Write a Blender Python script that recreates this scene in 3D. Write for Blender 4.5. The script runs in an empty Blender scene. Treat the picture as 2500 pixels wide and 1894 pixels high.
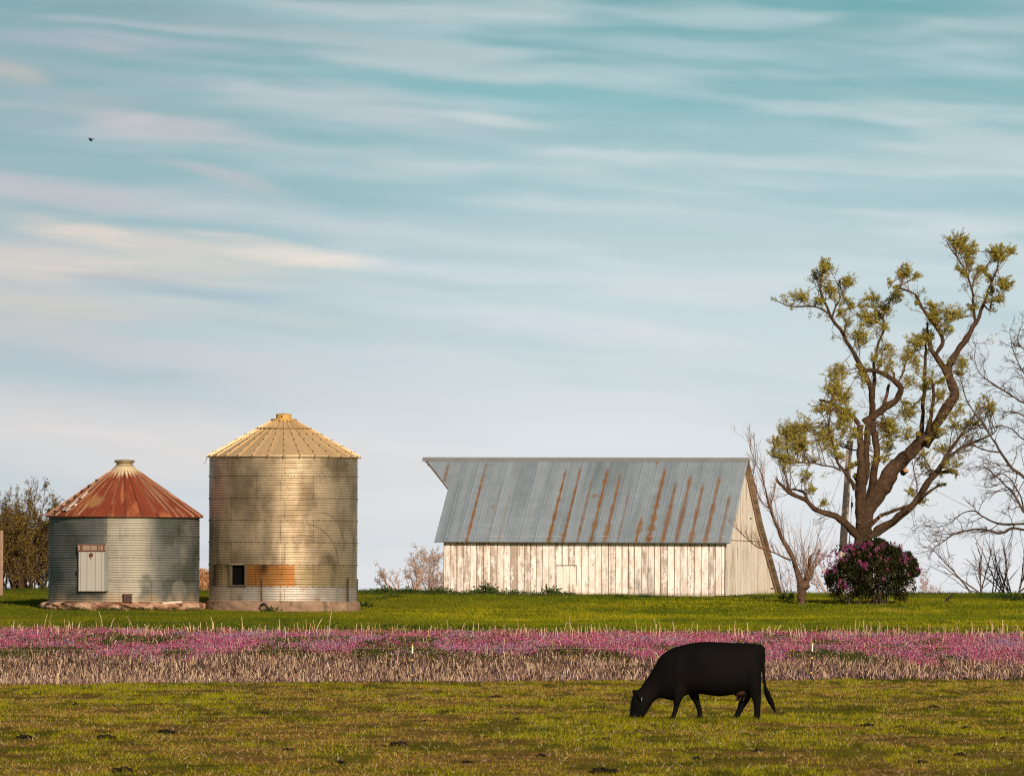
import bpy, math, random
import numpy as np
from mathutils import Vector, Matrix

PI = math.pi
SC = bpy.context.scene
COL = SC.collection
rng = np.random.default_rng(11)

# ------------------------------------------------------------------ camera
FPX, CX, HY = 20000.0, 1250.0, 1452.0        # long lens; focal length in photo pixels, optical axis row
ROLL = math.radians(0.3)
CR, SR = math.cos(ROLL), math.sin(ROLL)
cam_data = bpy.data.cameras.new('camera')
cam_data.sensor_width = 36.0
cam_data.lens = 36.0 * FPX / 2500.0
cam_data.shift_y = (HY - 947.0) / 2500.0
cam_data.clip_start = 1.0
cam_data.clip_end = 20000.0
cam_data.dof.use_dof = True
cam_data.dof.focus_distance = 190.0
cam_data.dof.aperture_fstop = 11.0
cam = bpy.data.objects.new('camera', cam_data)
COL.objects.link(cam)
cam.matrix_world = Matrix(((CR, -SR, 0, 0), (0, 0, -1, 0), (SR, CR, 0, 0), (0, 0, 0, 1)))
SC.camera = cam

def at(px, py, Y):
    """point at distance Y that is seen at photo pixel (px, py)"""
    dx, dy = px - CX, HY - py
    return np.array([(dx * CR - dy * SR) * Y / FPX, Y, (dx * SR + dy * CR) * Y / FPX])

# ------------------------------------------------------------------ view, world, sun
SC.view_settings.view_transform = 'Standard'
SC.view_settings.look = 'None'
SC.view_settings.exposure = 0.0
SC.view_settings.gamma = 1.0
SC.render.engine = 'CYCLES'
SC.cycles.max_bounces = 6
SC.cycles.filter_width = 1.15
SC.cycles.use_denoising = False

SUN_AZ, SUN_EL = math.radians(19), math.radians(24)
SKY_STRENGTH = 0.06
world = bpy.data.worlds.new('World')
SC.world = world
world.use_nodes = True
WT = world.node_tree
for n in list(WT.nodes):
    WT.nodes.remove(n)

def srgb(r, g, b):
    def f(c):
        c /= 255.0
        return c / 12.92 if c <= 0.04045 else ((c + 0.055) / 1.055) ** 2.4
    return (f(r), f(g), f(b))

def nd(tree, kind, **kw):
    n = tree.nodes.new(kind)
    for k, v in kw.items():
        setattr(n, k, v)
    return n

def mth(tree, op, a, b=None, c=None, clamp=False):
    n = nd(tree, 'ShaderNodeMath', operation=op, use_clamp=clamp)
    for i, v in enumerate((a, b, c)):
        if v is None:
            continue
        if isinstance(v, (int, float)):
            n.inputs[i].default_value = v
        else:
            tree.links.new(v, n.inputs[i])
    return n.outputs[0]

def mixc(tree, fac, a, b, blend='MIX'):
    n = nd(tree, 'ShaderNodeMix', data_type='RGBA', blend_type=blend)
    n.clamp_factor = True
    for s, v in ((0, fac), (6, a), (7, b)):
        if isinstance(v, (int, float)):
            n.inputs[s].default_value = v
        elif isinstance(v, (tuple, list)):
            n.inputs[s].default_value = (v[0], v[1], v[2], 1)
        else:
            tree.links.new(v, n.inputs[s])
    return n.outputs[2]

def build_world():
    T = WT
    sky = nd(T, 'ShaderNodeTexSky', sky_type='NISHITA')
    sky.sun_disc = False
    sky.sun_elevation = SUN_EL
    sky.sun_rotation = PI - SUN_AZ
    sky.altitude = 300
    sky.air_density = 1.0
    sky.dust_density = 1.6
    sky.ozone_density = 1.0
    tc = nd(T, 'ShaderNodeTexCoord')
    sep = nd(T, 'ShaderNodeSeparateXYZ')
    T.links.new(tc.outputs['Generated'], sep.inputs[0])
    X, Y, Z = sep.outputs
    # azimuth from north (+Y) and elevation, both in degrees
    az = mth(T, 'MULTIPLY', mth(T, 'ARCTAN2', X, Y), 180 / PI)
    el = mth(T, 'MULTIPLY', mth(T, 'ARCSINE', Z), 180 / PI)
    # large soft warp so streaks bend
    cmb = nd(T, 'ShaderNodeCombineXYZ')
    T.links.new(mth(T, 'MULTIPLY', az, 0.9), cmb.inputs[0])
    T.links.new(mth(T, 'MULTIPLY', el, 2.6), cmb.inputs[1])
    wn = nd(T, 'ShaderNodeTexNoise')
    wn.inputs['Scale'].default_value = 1.1
    wn.inputs['Detail'].default_value = 4
    T.links.new(cmb.outputs[0], wn.inputs['Vector'])
    wsep = nd(T, 'ShaderNodeSeparateColor')
    T.links.new(wn.outputs['Color'], wsep.inputs[0])
    az2 = mth(T, 'ADD', az, mth(T, 'MULTIPLY', mth(T, 'SUBTRACT', wsep.outputs[0], 0.5), 0.7))
    el2 = mth(T, 'ADD', el, mth(T, 'MULTIPLY', mth(T, 'SUBTRACT', wsep.outputs[1], 0.5), 0.13))
    el2 = mth(T, 'ADD', el2, mth(T, 'MULTIPLY', az, 0.05))      # streaks sink a little towards the right

    def streaks(sx, sy, off, lo, hi, detail=4):
        c = nd(T, 'ShaderNodeCombineXYZ')
        T.links.new(mth(T, 'MULTIPLY', az2, sx), c.inputs[0])
        T.links.new(mth(T, 'MULTIPLY', el2, sy), c.inputs[1])
        c.inputs[2].default_value = off
        n = nd(T, 'ShaderNodeTexNoise')
        n.inputs['Scale'].default_value = 1.0
        n.inputs['Detail'].default_value = detail
        n.inputs['Roughness'].default_value = 0.55
        T.links.new(c.outputs[0], n.inputs['Vector'])
        m = nd(T, 'ShaderNodeMapRange', interpolation_type='SMOOTHSTEP')
        T.links.new(n.outputs['Fac'], m.inputs[0])
        m.inputs[1].default_value = lo
        m.inputs[2].default_value = hi
        return m.outputs[0]

    k = 1.06 / SKY_STRENGTH
    def rad(r, g, b):
        c = srgb(r, g, b)
        return (c[0] * k, c[1] * k, c[2] * k)
    # thin high veil, palest at the horizon
    rampn = nd(T, 'ShaderNodeValToRGB')
    cr = rampn.color_ramp
    stops = [(0.0, (225, 226, 228)), (0.16, (220, 224, 226)), (0.33, (207, 217, 221)), (0.5, (192, 210, 215)),
             (0.68, (168, 197, 202)), (0.82, (144, 183, 188)), (1.0, (112, 164, 170))]
    cr.elements[0].position = 0.0
    cr.elements[1].position = 1.0
    for p, c in stops[1:-1]:
        cr.elements.new(p)
    for e, (p, c) in zip(cr.elements, stops):
        e.position = p
        s = srgb(*c)
        e.color = (s[0], s[1], s[2], 1)
    T.links.new(mth(T, 'DIVIDE', el, 4.3, clamp=True), rampn.inputs[0])
    veil = mixc(T, 1.0, rampn.outputs[0], (k, k, k), 'MULTIPLY')
    # the left (west) side is duller
    west = nd(T, 'ShaderNodeMapRange', interpolation_type='SMOOTHSTEP')
    T.links.new(az, west.inputs[0])
    west.inputs[1].default_value = 1.0
    west.inputs[2].default_value = -4.2
    wl = nd(T, 'ShaderNodeMapRange', interpolation_type='SMOOTHSTEP')
    T.links.new(el, wl.inputs[0])
    wl.inputs[1].default_value = 0.0; wl.inputs[2].default_value = 3.2
    wl.inputs[3].default_value = .32; wl.inputs[4].default_value = .62
    wcol = mixc(T, wl.outputs[0], rad(178, 190, 202), rad(116, 150, 156))
    veil = mixc(T, mth(T, 'MULTIPLY', west.outputs[0], wl.outputs[0]), veil, wcol, 'MIX')
    # streaky cloud sheets
    s1 = streaks(0.38, 3.6, 3.1, 0.44, 0.64, 2)
    s2 = streaks(1.0, 7.0, 9.4, 0.45, 0.68, 3)
    s3 = streaks(0.30, 2.6, 17.0, 0.46, 0.66, 2)
    cl = mth(T, 'ADD', mth(T, 'MULTIPLY', s1, 0.55), mth(T, 'MULTIPLY', s2, 0.14))
    alt_tone = mixc(T, west.outputs[0], rad(213, 219, 222), rad(193, 194, 199))
    col = mixc(T, mth(T, 'MULTIPLY', cl, 0.9, clamp=True), veil, alt_tone)
    col = mixc(T, mth(T, 'MULTIPLY', mth(T, 'MULTIPLY', s3, 0.32), mth(T, 'DIVIDE', el, 3.6, clamp=True)), col, rad(112, 172, 180))
    # single clouds: azimuth, elevation, half width, half height, slope, strength, colour
    def C(px, py, w, h, slope, a, c):
        return ((px - CX) / FPX * 180 / PI, (HY - py) / FPX * 180 / PI, w / FPX * 180 / PI, h / FPX * 180 / PI, slope, a, c)
    cream, pink, grey, white, teal = (224, 211, 200), (198, 193, 198), (190, 196, 206), (216, 221, 226), (112, 172, 180)
    clouds = [
        C(730, 634, 190, 22, -.05, .95, (238, 223, 206)), C(430, 655, 260, 22, -.03, .6, (222, 212, 196)), C(560, 590, 160, 12, -.1, .5, (222, 212, 200)), C(430, 690, 200, 12, 0, .5, (220, 208, 194)), C(350, 600, 330, 34, -.10, .85, cream), C(60, 655, 330, 40, -.02, .85, (218, 208, 198)), C(60, 745, 330, 26, -.04, .7, (214, 205, 198)),
        C(1120, 665, 420, 26, -.03, .5, white), C(480, 760, 420, 26, -.03, .5, (212, 210, 205)), C(60, 815, 260, 45, -.08, .5, (205, 198, 190)),
        C(60, 740, 300, 40, -.10, .45, (200, 196, 192)), C(1300, 795, 400, 30, -.05, .45, (214, 218, 226)),
        C(130, 478, 230, 28, -.08, .65, pink), C(20, 190, 90, 24, -.1, .55, (214, 196, 186)), C(380, 310, 230, 34, -.12, .8, pink),
        C(540, 440, 150, 20, -.2, .75, pink), C(330, 200, 260, 20, -.08, .5, (176, 182, 190)), C(150, 235, 200, 16, -.04, .5, (180, 184, 192)), C(180, 112, 240, 26, -.02, .75, (180, 182, 192)), C(850, 268, 400, 34, -.10, .75, (188, 197, 205)), C(430, 110, 170, 14, -.05, .6, (176, 184, 194)),
        C(1220, 294, 150, 14, -.06, .7, (212, 216, 214)), C(960, 122, 300, 22, -.06, .7, (166, 188, 194)), C(1640, 118, 300, 26, -.03, .7, (184, 203, 208)),
        C(1440, 380, 200, 20, -.04, .6, (202, 212, 216)), C(1050, 555, 380, 28, -.06, .45, (192, 206, 212)), C(1950, 440, 330, 26, -.05, .4, (200, 212, 218)),
        C(2250, 140, 420, 40, .02, .4, (172, 198, 206)), C(1700, 530, 300, 24, -.04, .35, (204, 214, 222)), C(1800, 690, 380, 40, 0, .4, (218, 222, 226)),
        C(250, 1070, 900, 90, -.03, .8, (223, 216, 213)), C(1700, 1110, 900, 80, 0, .5, (224, 226, 229)), C(60, 1000, 300, 30, -.06, .35, (206, 203, 205)), C(820, 55, 600, 22, -.10, .35, teal), C(1150, 235, 420, 28, -.12, .42, (114, 180, 188)),
        C(2200, 20, 300, 26, -.02, .45, (108, 166, 174)), C(420, 40, 500, 26, -.05, .35, (106, 150, 158)), C(700, 480, 500, 40, -.08, .35, (134, 176, 184)),
        C(1500, 250, 420, 24, -.06, .35, (128, 184, 192)), C(300, 690, 170, 14, 0, .4, (152, 172, 190)), C(480, 722, 190, 14, 0, .4, (158, 178, 196)),
        C(150, 900, 400, 30, -.03, .35, (168, 184, 198)), C(330, 260, 420, 20, -.1, .3, (124, 166, 172)), C(2450, 60, 160, 70, 0, .35, (112, 164, 172)),
    ]
    for i, (ca, ce, w, h, sl, a, c) in enumerate(clouds):
        dx = mth(T, 'SUBTRACT', az2, ca)
        dy = mth(T, 'SUBTRACT', mth(T, 'SUBTRACT', el2, ce + ca * 0.05), mth(T, 'MULTIPLY', dx, sl))
        q = mth(T, 'ADD', mth(T, 'POWER', mth(T, 'ABSOLUTE', mth(T, 'DIVIDE', dx, w)), 2), mth(T, 'POWER', mth(T, 'ABSOLUTE', mth(T, 'DIVIDE', dy, h)), 2))
        f = mth(T, 'EXPONENT', mth(T, 'MULTIPLY', mth(T, 'POWER', q, 1.5), -1.0))
        f = mth(T, 'MULTIPLY', f, mth(T, 'ADD', mth(T, 'MULTIPLY', s2, .45), .72), clamp=True)
        col = mixc(T, mth(T, 'MULTIPLY', f, a), col, rad(*c))
    # the veil thins with height: clear sky overhead
    up = nd(T, 'ShaderNodeMapRange', interpolation_type='SMOOTHSTEP')
    T.links.new(el, up.inputs[0])
    up.inputs[1].default_value = 4.5
    up.inputs[2].default_value = 16.0
    col = mixc(T, up.outputs[0], col, sky.outputs[0])
    # behind the camera (towards the sun) the veil is thin too
    back = nd(T, 'ShaderNodeMapRange', interpolation_type='SMOOTHSTEP')
    T.links.new(Y, back.inputs[0])
    back.inputs[1].default_value = 0.5
    back.inputs[2].default_value = -0.3
    col = mixc(T, back.outputs[0], col, sky.outputs[0])
    bg = nd(T, 'ShaderNodeBackground')
    bg.inputs['Strength'].default_value = SKY_STRENGTH
    T.links.new(col, bg.inputs[0])
    out = nd(T, 'ShaderNodeOutputWorld')
    T.links.new(bg.outputs[0], out.inputs[0])
build_world()

sd = bpy.data.lights.new('sun', 'SUN')
sd.energy = 4.8
sd.angle = math.radians(0.53)
sd.color = (1.0, 0.84, 0.68)
sun = bpy.data.objects.new('sun', sd)
COL.objects.link(sun)
SDIR = Vector((math.sin(SUN_AZ) * math.cos(SUN_EL), -math.cos(SUN_AZ) * math.cos(SUN_EL), math.sin(SUN_EL)))
sun.rotation_euler = (-SDIR).to_track_quat('-Z', 'Y').to_euler()
sun.location = (40, -40, 60)

# ------------------------------------------------------------------ helpers
def hsh(ix, iy, seed):
    h = (ix.astype(np.int64) * 374761393 + iy.astype(np.int64) * 668265263 + seed * 974634777) & 0xFFFFFFFF
    h = ((h ^ (h >> 13)) * 1274126177) & 0xFFFFFFFF
    h = h ^ (h >> 16)
    return (h & 0xFFFFFF) / float(0xFFFFFF)

def vn(x, y, seed=0):
    x = np.asarray(x, float); y = np.asarray(y, float)
    x, y = np.broadcast_arrays(x, y)
    ix, iy = np.floor(x).astype(np.int64), np.floor(y).astype(np.int64)
    fx, fy = x - ix, y - iy
    fx = fx * fx * (3 - 2 * fx); fy = fy * fy * (3 - 2 * fy)
    a, b = hsh(ix, iy, seed), hsh(ix + 1, iy, seed)
    c, d = hsh(ix, iy + 1, seed), hsh(ix + 1, iy + 1, seed)
    return (a * (1 - fx) + b * fx) * (1 - fy) + (c * (1 - fx) + d * fx) * fy

def fbm(x, y, seed=0, o=4, g=0.5):
    s, a, t = 0.0, 1.0, 0.0
    for i in range(o):
        s = s + a * vn(np.asarray(x) * 2 ** i, np.asarray(y) * 2 ** i, seed + i * 17)
        t += a
        a *= g
    return s / t

def sstep(a, b, x):
    t = np.clip((np.asarray(x, float) - a) / (b - a), 0, 1)
    return t * t * (3 - 2 * t)

def mixv(a, b, f):
    f = np.asarray(f)[..., None]
    return np.asarray(a) * (1 - f) + np.asarray(b) * f

class MB:
    """collects vertices, faces (all with n corners per batch) and vertex colours for ONE mesh"""
    def __init__(s):
        s.v, s.c, s.f, s.n = [], [], [], 0
    def add(s, v, f, c=(1, 1, 1)):
        v = np.asarray(v, float).reshape(-1, 3)
        c = np.broadcast_to(np.asarray(c, float), (len(v), 3)) if np.ndim(c) == 1 else np.asarray(c, float).reshape(-1, 3)
        f = np.asarray(f, np.int64)
        s.v.append(v); s.c.append(c); s.f.append(f + s.n); s.n += len(v)
        return s
    def box(s, lo, hi, c=(1, 1, 1), M=None):
        x0, y0, z0 = lo; x1, y1, z1 = hi
        v = np.array([(x0, y0, z0), (x1, y0, z0), (x1, y1, z0), (x0, y1, z0), (x0, y0, z1), (x1, y0, z1), (x1, y1, z1), (x0, y1, z1)], float)
        if M is not None:
            v = v @ np.array(M)[:3, :3].T + np.array(M)[:3, 3]
        return s.add(v, [(3, 2, 1, 0), (4, 5, 6, 7), (0, 1, 5, 4), (1, 2, 6, 5), (2, 3, 7, 6), (3, 0, 4, 7)], c)
    def grid(s, P, c=(1, 1, 1), closed_u=False):
        """P: (nu, nv, 3) points"""
        nu, nv = P.shape[:2]
        I = np.arange(nu * nv).reshape(nu, nv)
        if closed_u:
            I = np.vstack([I, I[:1]])
        f = np.stack([I[:-1, :-1], I[1:, :-1], I[1:, 1:], I[:-1, 1:]], -1).reshape(-1, 4)
        return s.add(P.reshape(-1, 3), f, c if np.ndim(c) == 1 else np.asarray(c).reshape(-1, 3))
    def tubes(s, P, R, c, seg=6):
        """P (n,k,3) polylines, R (n,k) radii, c (3,) or (n,3) or (n,k,3)"""
        P = np.asarray(P, float); R = np.asarray(R, float)
        n, k = P.shape[:2]
        T = np.gradient(P, axis=1)
        T /= np.linalg.norm(T, axis=2, keepdims=True) + 1e-9
        ref = np.where(np.abs(T[..., 2:3]) > 0.9, np.array([1.0, 0, 0]), np.array([0, 0, 1.0]))
        ref = np.broadcast_to(ref[:, :1] * 0 + np.where(np.abs(T[:, :, 2]).mean(1)[:, None, None] > 0.75, np.array([0, 1.0, 0.0]), np.array([0, 0, 1.0])), T.shape)
        A = np.cross(T, ref); A /= np.linalg.norm(A, axis=2, keepdims=True) + 1e-9
        B = np.cross(T, A)
        th = np.arange(seg) / seg * 2 * PI
        V = P[:, :, None] + R[:, :, None, None] * (A[:, :, None] * np.cos(th)[:, None] + B[:, :, None] * np.sin(th)[:, None])
        I = np.arange(n * k * seg).reshape(n, k, seg)
        J = np.roll(I, -1, axis=2)
        f = np.stack([I[:, :-1], J[:, :-1], J[:, 1:], I[:, 1:]], -1).reshape(-1, 4)
        c = np.asarray(c, float)
        if c.ndim == 2:
            c = c[:, None, None]
        elif c.ndim == 3:
            c = c[:, :, None]
        c = np.broadcast_to(c, (n, k, seg, 3)).reshape(-1, 3)
        s.add(V.reshape(-1, 3), f, c)
        return s
    def disc(s, ctr, nrm, r, c, seg=12):
        nrm = np.asarray(nrm, float); nrm = nrm / np.linalg.norm(nrm)
        a = np.cross(nrm, (0, 0, 1.0) if abs(nrm[2]) < .9 else (1.0, 0, 0)); a /= np.linalg.norm(a); b = np.cross(nrm, a)
        th = np.arange(seg) / seg * 2 * PI
        v = np.asarray(ctr) + r * (np.cos(th)[:, None] * a + np.sin(th)[:, None] * b)
        return s.add(v, [tuple(range(seg))], c)
    def blades(s, base, h, w, lean, c, c2=None, bend=0.0):
        """single bent triangles standing on base points"""
        n = len(base)
        yaw = rng.uniform(0, 2 * PI, n)
        side = np.stack([np.cos(yaw), np.sin(yaw), np.zeros(n)], 1) * (w / 2)[:, None]
        tip = base + np.stack([lean[:, 0], lean[:, 1], h], 1)
        v = np.stack([base - side, base + side, tip], 1)
        cc = np.stack([c, c, c if c2 is None else c2], 1)
        s.add(v.reshape(-1, 3), np.arange(3 * n).reshape(n, 3), cc.reshape(-1, 3))
        return s
    def leaves(s, P, L, W, c, up=0.0, dirs=None):
        """rhombic leaves at P, random or given directions"""
        n = len(P)
        d = rng.normal(size=(n, 3)) if dirs is None else dirs + rng.normal(size=(n, 3)) * 0.35
        d[:, 2] += up
        d /= np.linalg.norm(d, axis=1, keepdims=True)
        o = np.cross(d, rng.normal(size=(n, 3))); o /= np.linalg.norm(o, axis=1, keepdims=True) + 1e-9
        L = np.broadcast_to(L, n)[:, None]; W = np.broadcast_to(W, n)[:, None]
        v = np.stack([P, P + d * L * .45 + o * W / 2, P + d * L, P + d * L * .45 - o * W / 2], 1)
        cc = np.repeat(np.broadcast_to(c, (n, 3))[:, None], 4, 1)
        s.add(v.reshape(-1, 3), np.arange(4 * n).reshape(n, 4), cc.reshape(-1, 3))
        return s
    def build(s, name, mat, parent=None, smooth=False, loc=None):
        v = np.concatenate(s.v); c = np.concatenate(s.c)
        if loc is not None:
            v = v - np.asarray(loc)
        if parent is not None and parent.name in OFF:      # vertices given in world space
            v = v - OFF[parent.name]
        me = bpy.data.meshes.new(name)
        me.vertices.add(len(v)); me.vertices.foreach_set('co', v.astype(np.float32).ravel())
        tot = np.concatenate([np.full(len(f), f.shape[1], np.int32) for f in s.f])
        idx = np.concatenate([f.ravel() for f in s.f]).astype(np.int32)
        me.loops.add(len(idx)); me.loops.foreach_set('vertex_index', idx)
        me.polygons.add(len(tot))
        st = np.concatenate([[0], np.cumsum(tot)[:-1]]).astype(np.int32)
        me.polygons.foreach_set('loop_start', st)
        me.polygons.foreach_set('loop_total', tot)
        me.polygons.foreach_set('use_smooth', np.full(len(tot), smooth))
        me.update(calc_edges=True)
        ca = me.color_attributes.new('Col', 'FLOAT_COLOR', 'POINT')
        ca.data.foreach_set('color', np.hstack([c, np.ones((len(c), 1))]).astype(np.float32).ravel())
        me.validate()
        me.materials.append(mat)
        o = bpy.data.objects.new(name, me)
        COL.objects.link(o)
        if parent is not None:
            o.parent = parent
            if parent.name in OFF:
                OFF[o.name] = OFF[parent.name]
        if loc is not None:
            o.location = loc
        return o

def tag(o, label=None, cat=None, group=None, kind=None):
    if label: o['label'] = label
    if cat: o['category'] = cat
    if group: o['group'] = group
    if kind: o['kind'] = kind
    return o

OFF = {}
def empty(name, loc, label, cat, group=None, rz=0.0, world=False):
    o = bpy.data.objects.new(name, None)
    o.location = loc; o.rotation_euler = (0, 0, rz)
    o.empty_display_size = 0.3
    COL.objects.link(o)
    if world:
        OFF[o.name] = np.array(loc, float)
    return tag(o, label, cat, group)

def lathe(mb, prof, c, n=64, ctr=(0, 0, 0)):
    """prof: (k,2) radius, z"""
    prof = np.asarray(prof, float)
    th = np.arange(n) / n * 2 * PI
    P = np.stack([prof[None, :, 0] * np.cos(th)[:, None], prof[None, :, 0] * np.sin(th)[:, None], np.broadcast_to(prof[None, :, 1], (n, len(prof)))], -1) + np.asarray(ctr)
    return mb.grid(P, c, closed_u=True)

def mat(name, base=None, rough=0.8, metal=0.0, nscale=0.0, namt=0.0, bump=0.0, bscale=40.0, spec=0.5, rvar=0.0, trans=0.0):
    m = bpy.data.materials.new(name)
    m.use_nodes = True
    T = m.node_tree
    b = T.nodes['Principled BSDF']
    b.inputs['Roughness'].default_value = rough
    b.inputs['Metallic'].default_value = metal
    b.inputs['Specular IOR Level'].default_value = spec
    if base is None:
        a = nd(T, 'ShaderNodeAttribute', attribute_name='Col')
        col = a.outputs['Color']
    else:
        r = nd(T, 'ShaderNodeRGB'); r.outputs[0].default_value = (*base, 1)
        col = r.outputs[0]
    tc = nd(T, 'ShaderNodeTexCoord')
    if namt > 0:
        n = nd(T, 'ShaderNodeTexNoise')
        n.inputs['Scale'].default_value = nscale; n.inputs['Detail'].default_value = 5; n.inputs['Roughness'].default_value = .65
        T.links.new(tc.outputs['Object'], n.inputs['Vector'])
        mr = nd(T, 'ShaderNodeMapRange')
        T.links.new(n.outputs['Fac'], mr.inputs[0])
        mr.inputs[1].default_value = .25; mr.inputs[2].default_value = .75
        mr.inputs[3].default_value = 1 - namt; mr.inputs[4].default_value = 1 + namt
        vm = nd(T, 'ShaderNodeVectorMath', operation='SCALE')
        T.links.new(col, vm.inputs[0]); T.links.new(mr.outputs[0], vm.inputs['Scale'])
        col = vm.outputs[0]
        if rvar > 0:
            mr2 = nd(T, 'ShaderNodeMapRange')
            T.links.new(n.outputs['Fac'], mr2.inputs[0])
            mr2.inputs[1].default_value = .3; mr2.inputs[2].default_value = .7
            mr2.inputs[3].default_value = rough - rvar; mr2.inputs[4].default_value = rough + rvar
            T.links.new(mr2.outputs[0], b.inputs['Roughness'])
    T.links.new(col, b.inputs['Base Color'])
    if bump > 0:
        n2 = nd(T, 'ShaderNodeTexNoise')
        n2.inputs['Scale'].default_value = bscale; n2.inputs['Detail'].default_value = 4
        T.links.new(tc.outputs['Object'], n2.inputs['Vector'])
        bp = nd(T, 'ShaderNodeBump')
        bp.inputs['Strength'].default_value = 1.0; bp.inputs['Distance'].default_value = bump
        T.links.new(n2.outputs['Fac'], bp.inputs['Height'])
        T.links.new(bp.outputs[0], b.inputs['Normal'])
    if trans > 0:
        tr = nd(T, 'ShaderNodeBsdfTranslucent')
        T.links.new(col, tr.inputs[0])
        ms = nd(T, 'ShaderNodeMixShader'); ms.inputs[0].default_value = trans
        T.links.new(b.outputs[0], ms.inputs[1]); T.links.new(tr.outputs[0], ms.inputs[2])
        T.links.new(ms.outputs[0], T.nodes['Material Output'].inputs[0])
    return m

M_ground = mat('ground_soil', None, .95, spec=0.0, nscale=1.6, namt=.25, bump=.03, bscale=6)
M_blade = mat('grass_blades', None, .8, spec=.05, trans=.25)
M_straw = mat('dry_straw', None, .85, spec=.08)
M_petal = mat('petals', None, .7, spec=.1, trans=.3)
M_leaf = mat('leaves', None, .7, spec=.12, trans=.45)
M_bark = mat('bark', None, .95, nscale=7, namt=.5, bump=.06, bscale=11, spec=.03)
M_twig = mat('twigs', None, .9, spec=.1)
M_galv = mat('galvanised_metal', None, .46, .82, nscale=1.2, namt=.08, rvar=.06)
M_dull = mat('weathered_zinc', None, .55, .45, nscale=1.5, namt=.12, rvar=.08)
M_rust = mat('rusty_tin', None, .7, .15, nscale=8, namt=.12)
M_roofmetal = mat('barn_tin', None, .5, .35, nscale=2.0, namt=.06, rvar=.08)
M_paint = mat('peeling_paint', None, .8, nscale=14, namt=.07, spec=.25)
M_wood = mat('weathered_wood', None, .9, nscale=9, namt=.25, bump=.004, bscale=30)
M_conc = mat('old_concrete', None, .95, spec=.1, nscale=3.5, namt=.3, bump=.02, bscale=12)
M_dark = mat('black_backing', (.006, .006, .006), .9, spec=0.0)
M_black = mat('black_hide', None, .78, nscale=6, namt=.25, bump=.002, bscale=60, spec=.07)
M_plain = mat('painted_part', None, .5)

# ------------------------------------------------------------------ lie of the land
ZP = np.array([(-400, -3.4), (0, -2.6), (60, -2.2), (98, -2.17), (150, -2.17), (190, -2.16), (206, -2.12), (262, -1.05), (285, -.80), (301, -.62), (312, -.28), (320, -.04), (326, .07), (336, .07), (350, -.05), (372, -.6), (420, -2.0), (600, -7.0), (1500, -28.0), (6000, -140.0)])
def gz(X, Y):
    X = np.asarray(X, float); Y = np.asarray(Y, float)
    z = np.interp(Y, ZP[:, 0], ZP[:, 1]) * .5 + np.interp(Y - 3, ZP[:, 0], ZP[:, 1]) * .25 + np.interp(Y + 3, ZP[:, 0], ZP[:, 1]) * .25
    a = np.clip((Y - 30) / 80, 0, 1) * np.clip((600 - Y) / 200, 0, 1)
    return z + a * ((fbm(X * .25, Y * .12, 5, 3) - .5) * .10 + (fbm(X * 1.3, Y * .9, 8, 2) - .5) * .035)
def stub_near(X):
    return 202.0 + .76 * X - .017 * X * X + (vn(X * 1.7, 3.3, 4) - .5) * 1.5

# ------------------------------------------------------------------ ground: one sheet to the horizon
def build_ground():
    xs = np.concatenate([-np.geomspace(3000, 50, 26), np.arange(-48, 48.1, .5), np.geomspace(50, 3000, 26)])
    ys = np.concatenate([[-400, -150, -40, 20, 50, 70], np.arange(84, 345, .7), np.geomspace(345.5, 6000, 60)])
    X, Y = np.meshgrid(xs, ys, indexing='ij')
    Z = gz(X, Y)
    n1, n2, n3 = fbm(X * .9, Y * .30, 21, 4), fbm(X * .16, Y * .11, 31, 3), fbm(X * 3, Y * 2, 41, 2)
    past = mixv((.13, .12, .012), (.20, .115, .035), sstep(.42, .66, n1))
    past = mixv(past, (.04, .03, .016), sstep(.66, .8, n3) * .7)
    stub = mixv((.085, .052, .036), (.04, .026, .018), sstep(.35, .65, n1))
    lawn = mixv((.09, .115, .009), (.20, .17, .012), sstep(.38, .66, n2))
    lawn = mixv(lawn, (.045, .08, .012), sstep(.5, .7, n1) * .5)
    # a bare muddy strip on the right just past the flowers
    soil = sstep(0, 1, 1 - np.abs(Y - 268 - (X - 16) * .2) / 3.2) * sstep(10.5, 14, X)
    lawn = mixv(lawn, (.15, .085, .06), soil * .9)
    sn = stub_near(X)
    c = mixv(past, stub, sstep(-.6, .6, Y - sn))
    c = mixv(c, lawn, sstep(253, 257, Y + (n1 - .5) * 4))
    far = mixv((.10, .12, .03), (.20, .10, .10), sstep(.4, .6, fbm(X * .01, Y * .01, 3)))
    c = mixv(c, far, sstep(350, 420, Y))
    mb = MB()
    mb.grid(np.stack([X, Y, Z], -1), c)
    tag(mb.build('ground', M_ground, smooth=True), kind='structure')
build_ground()

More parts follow.
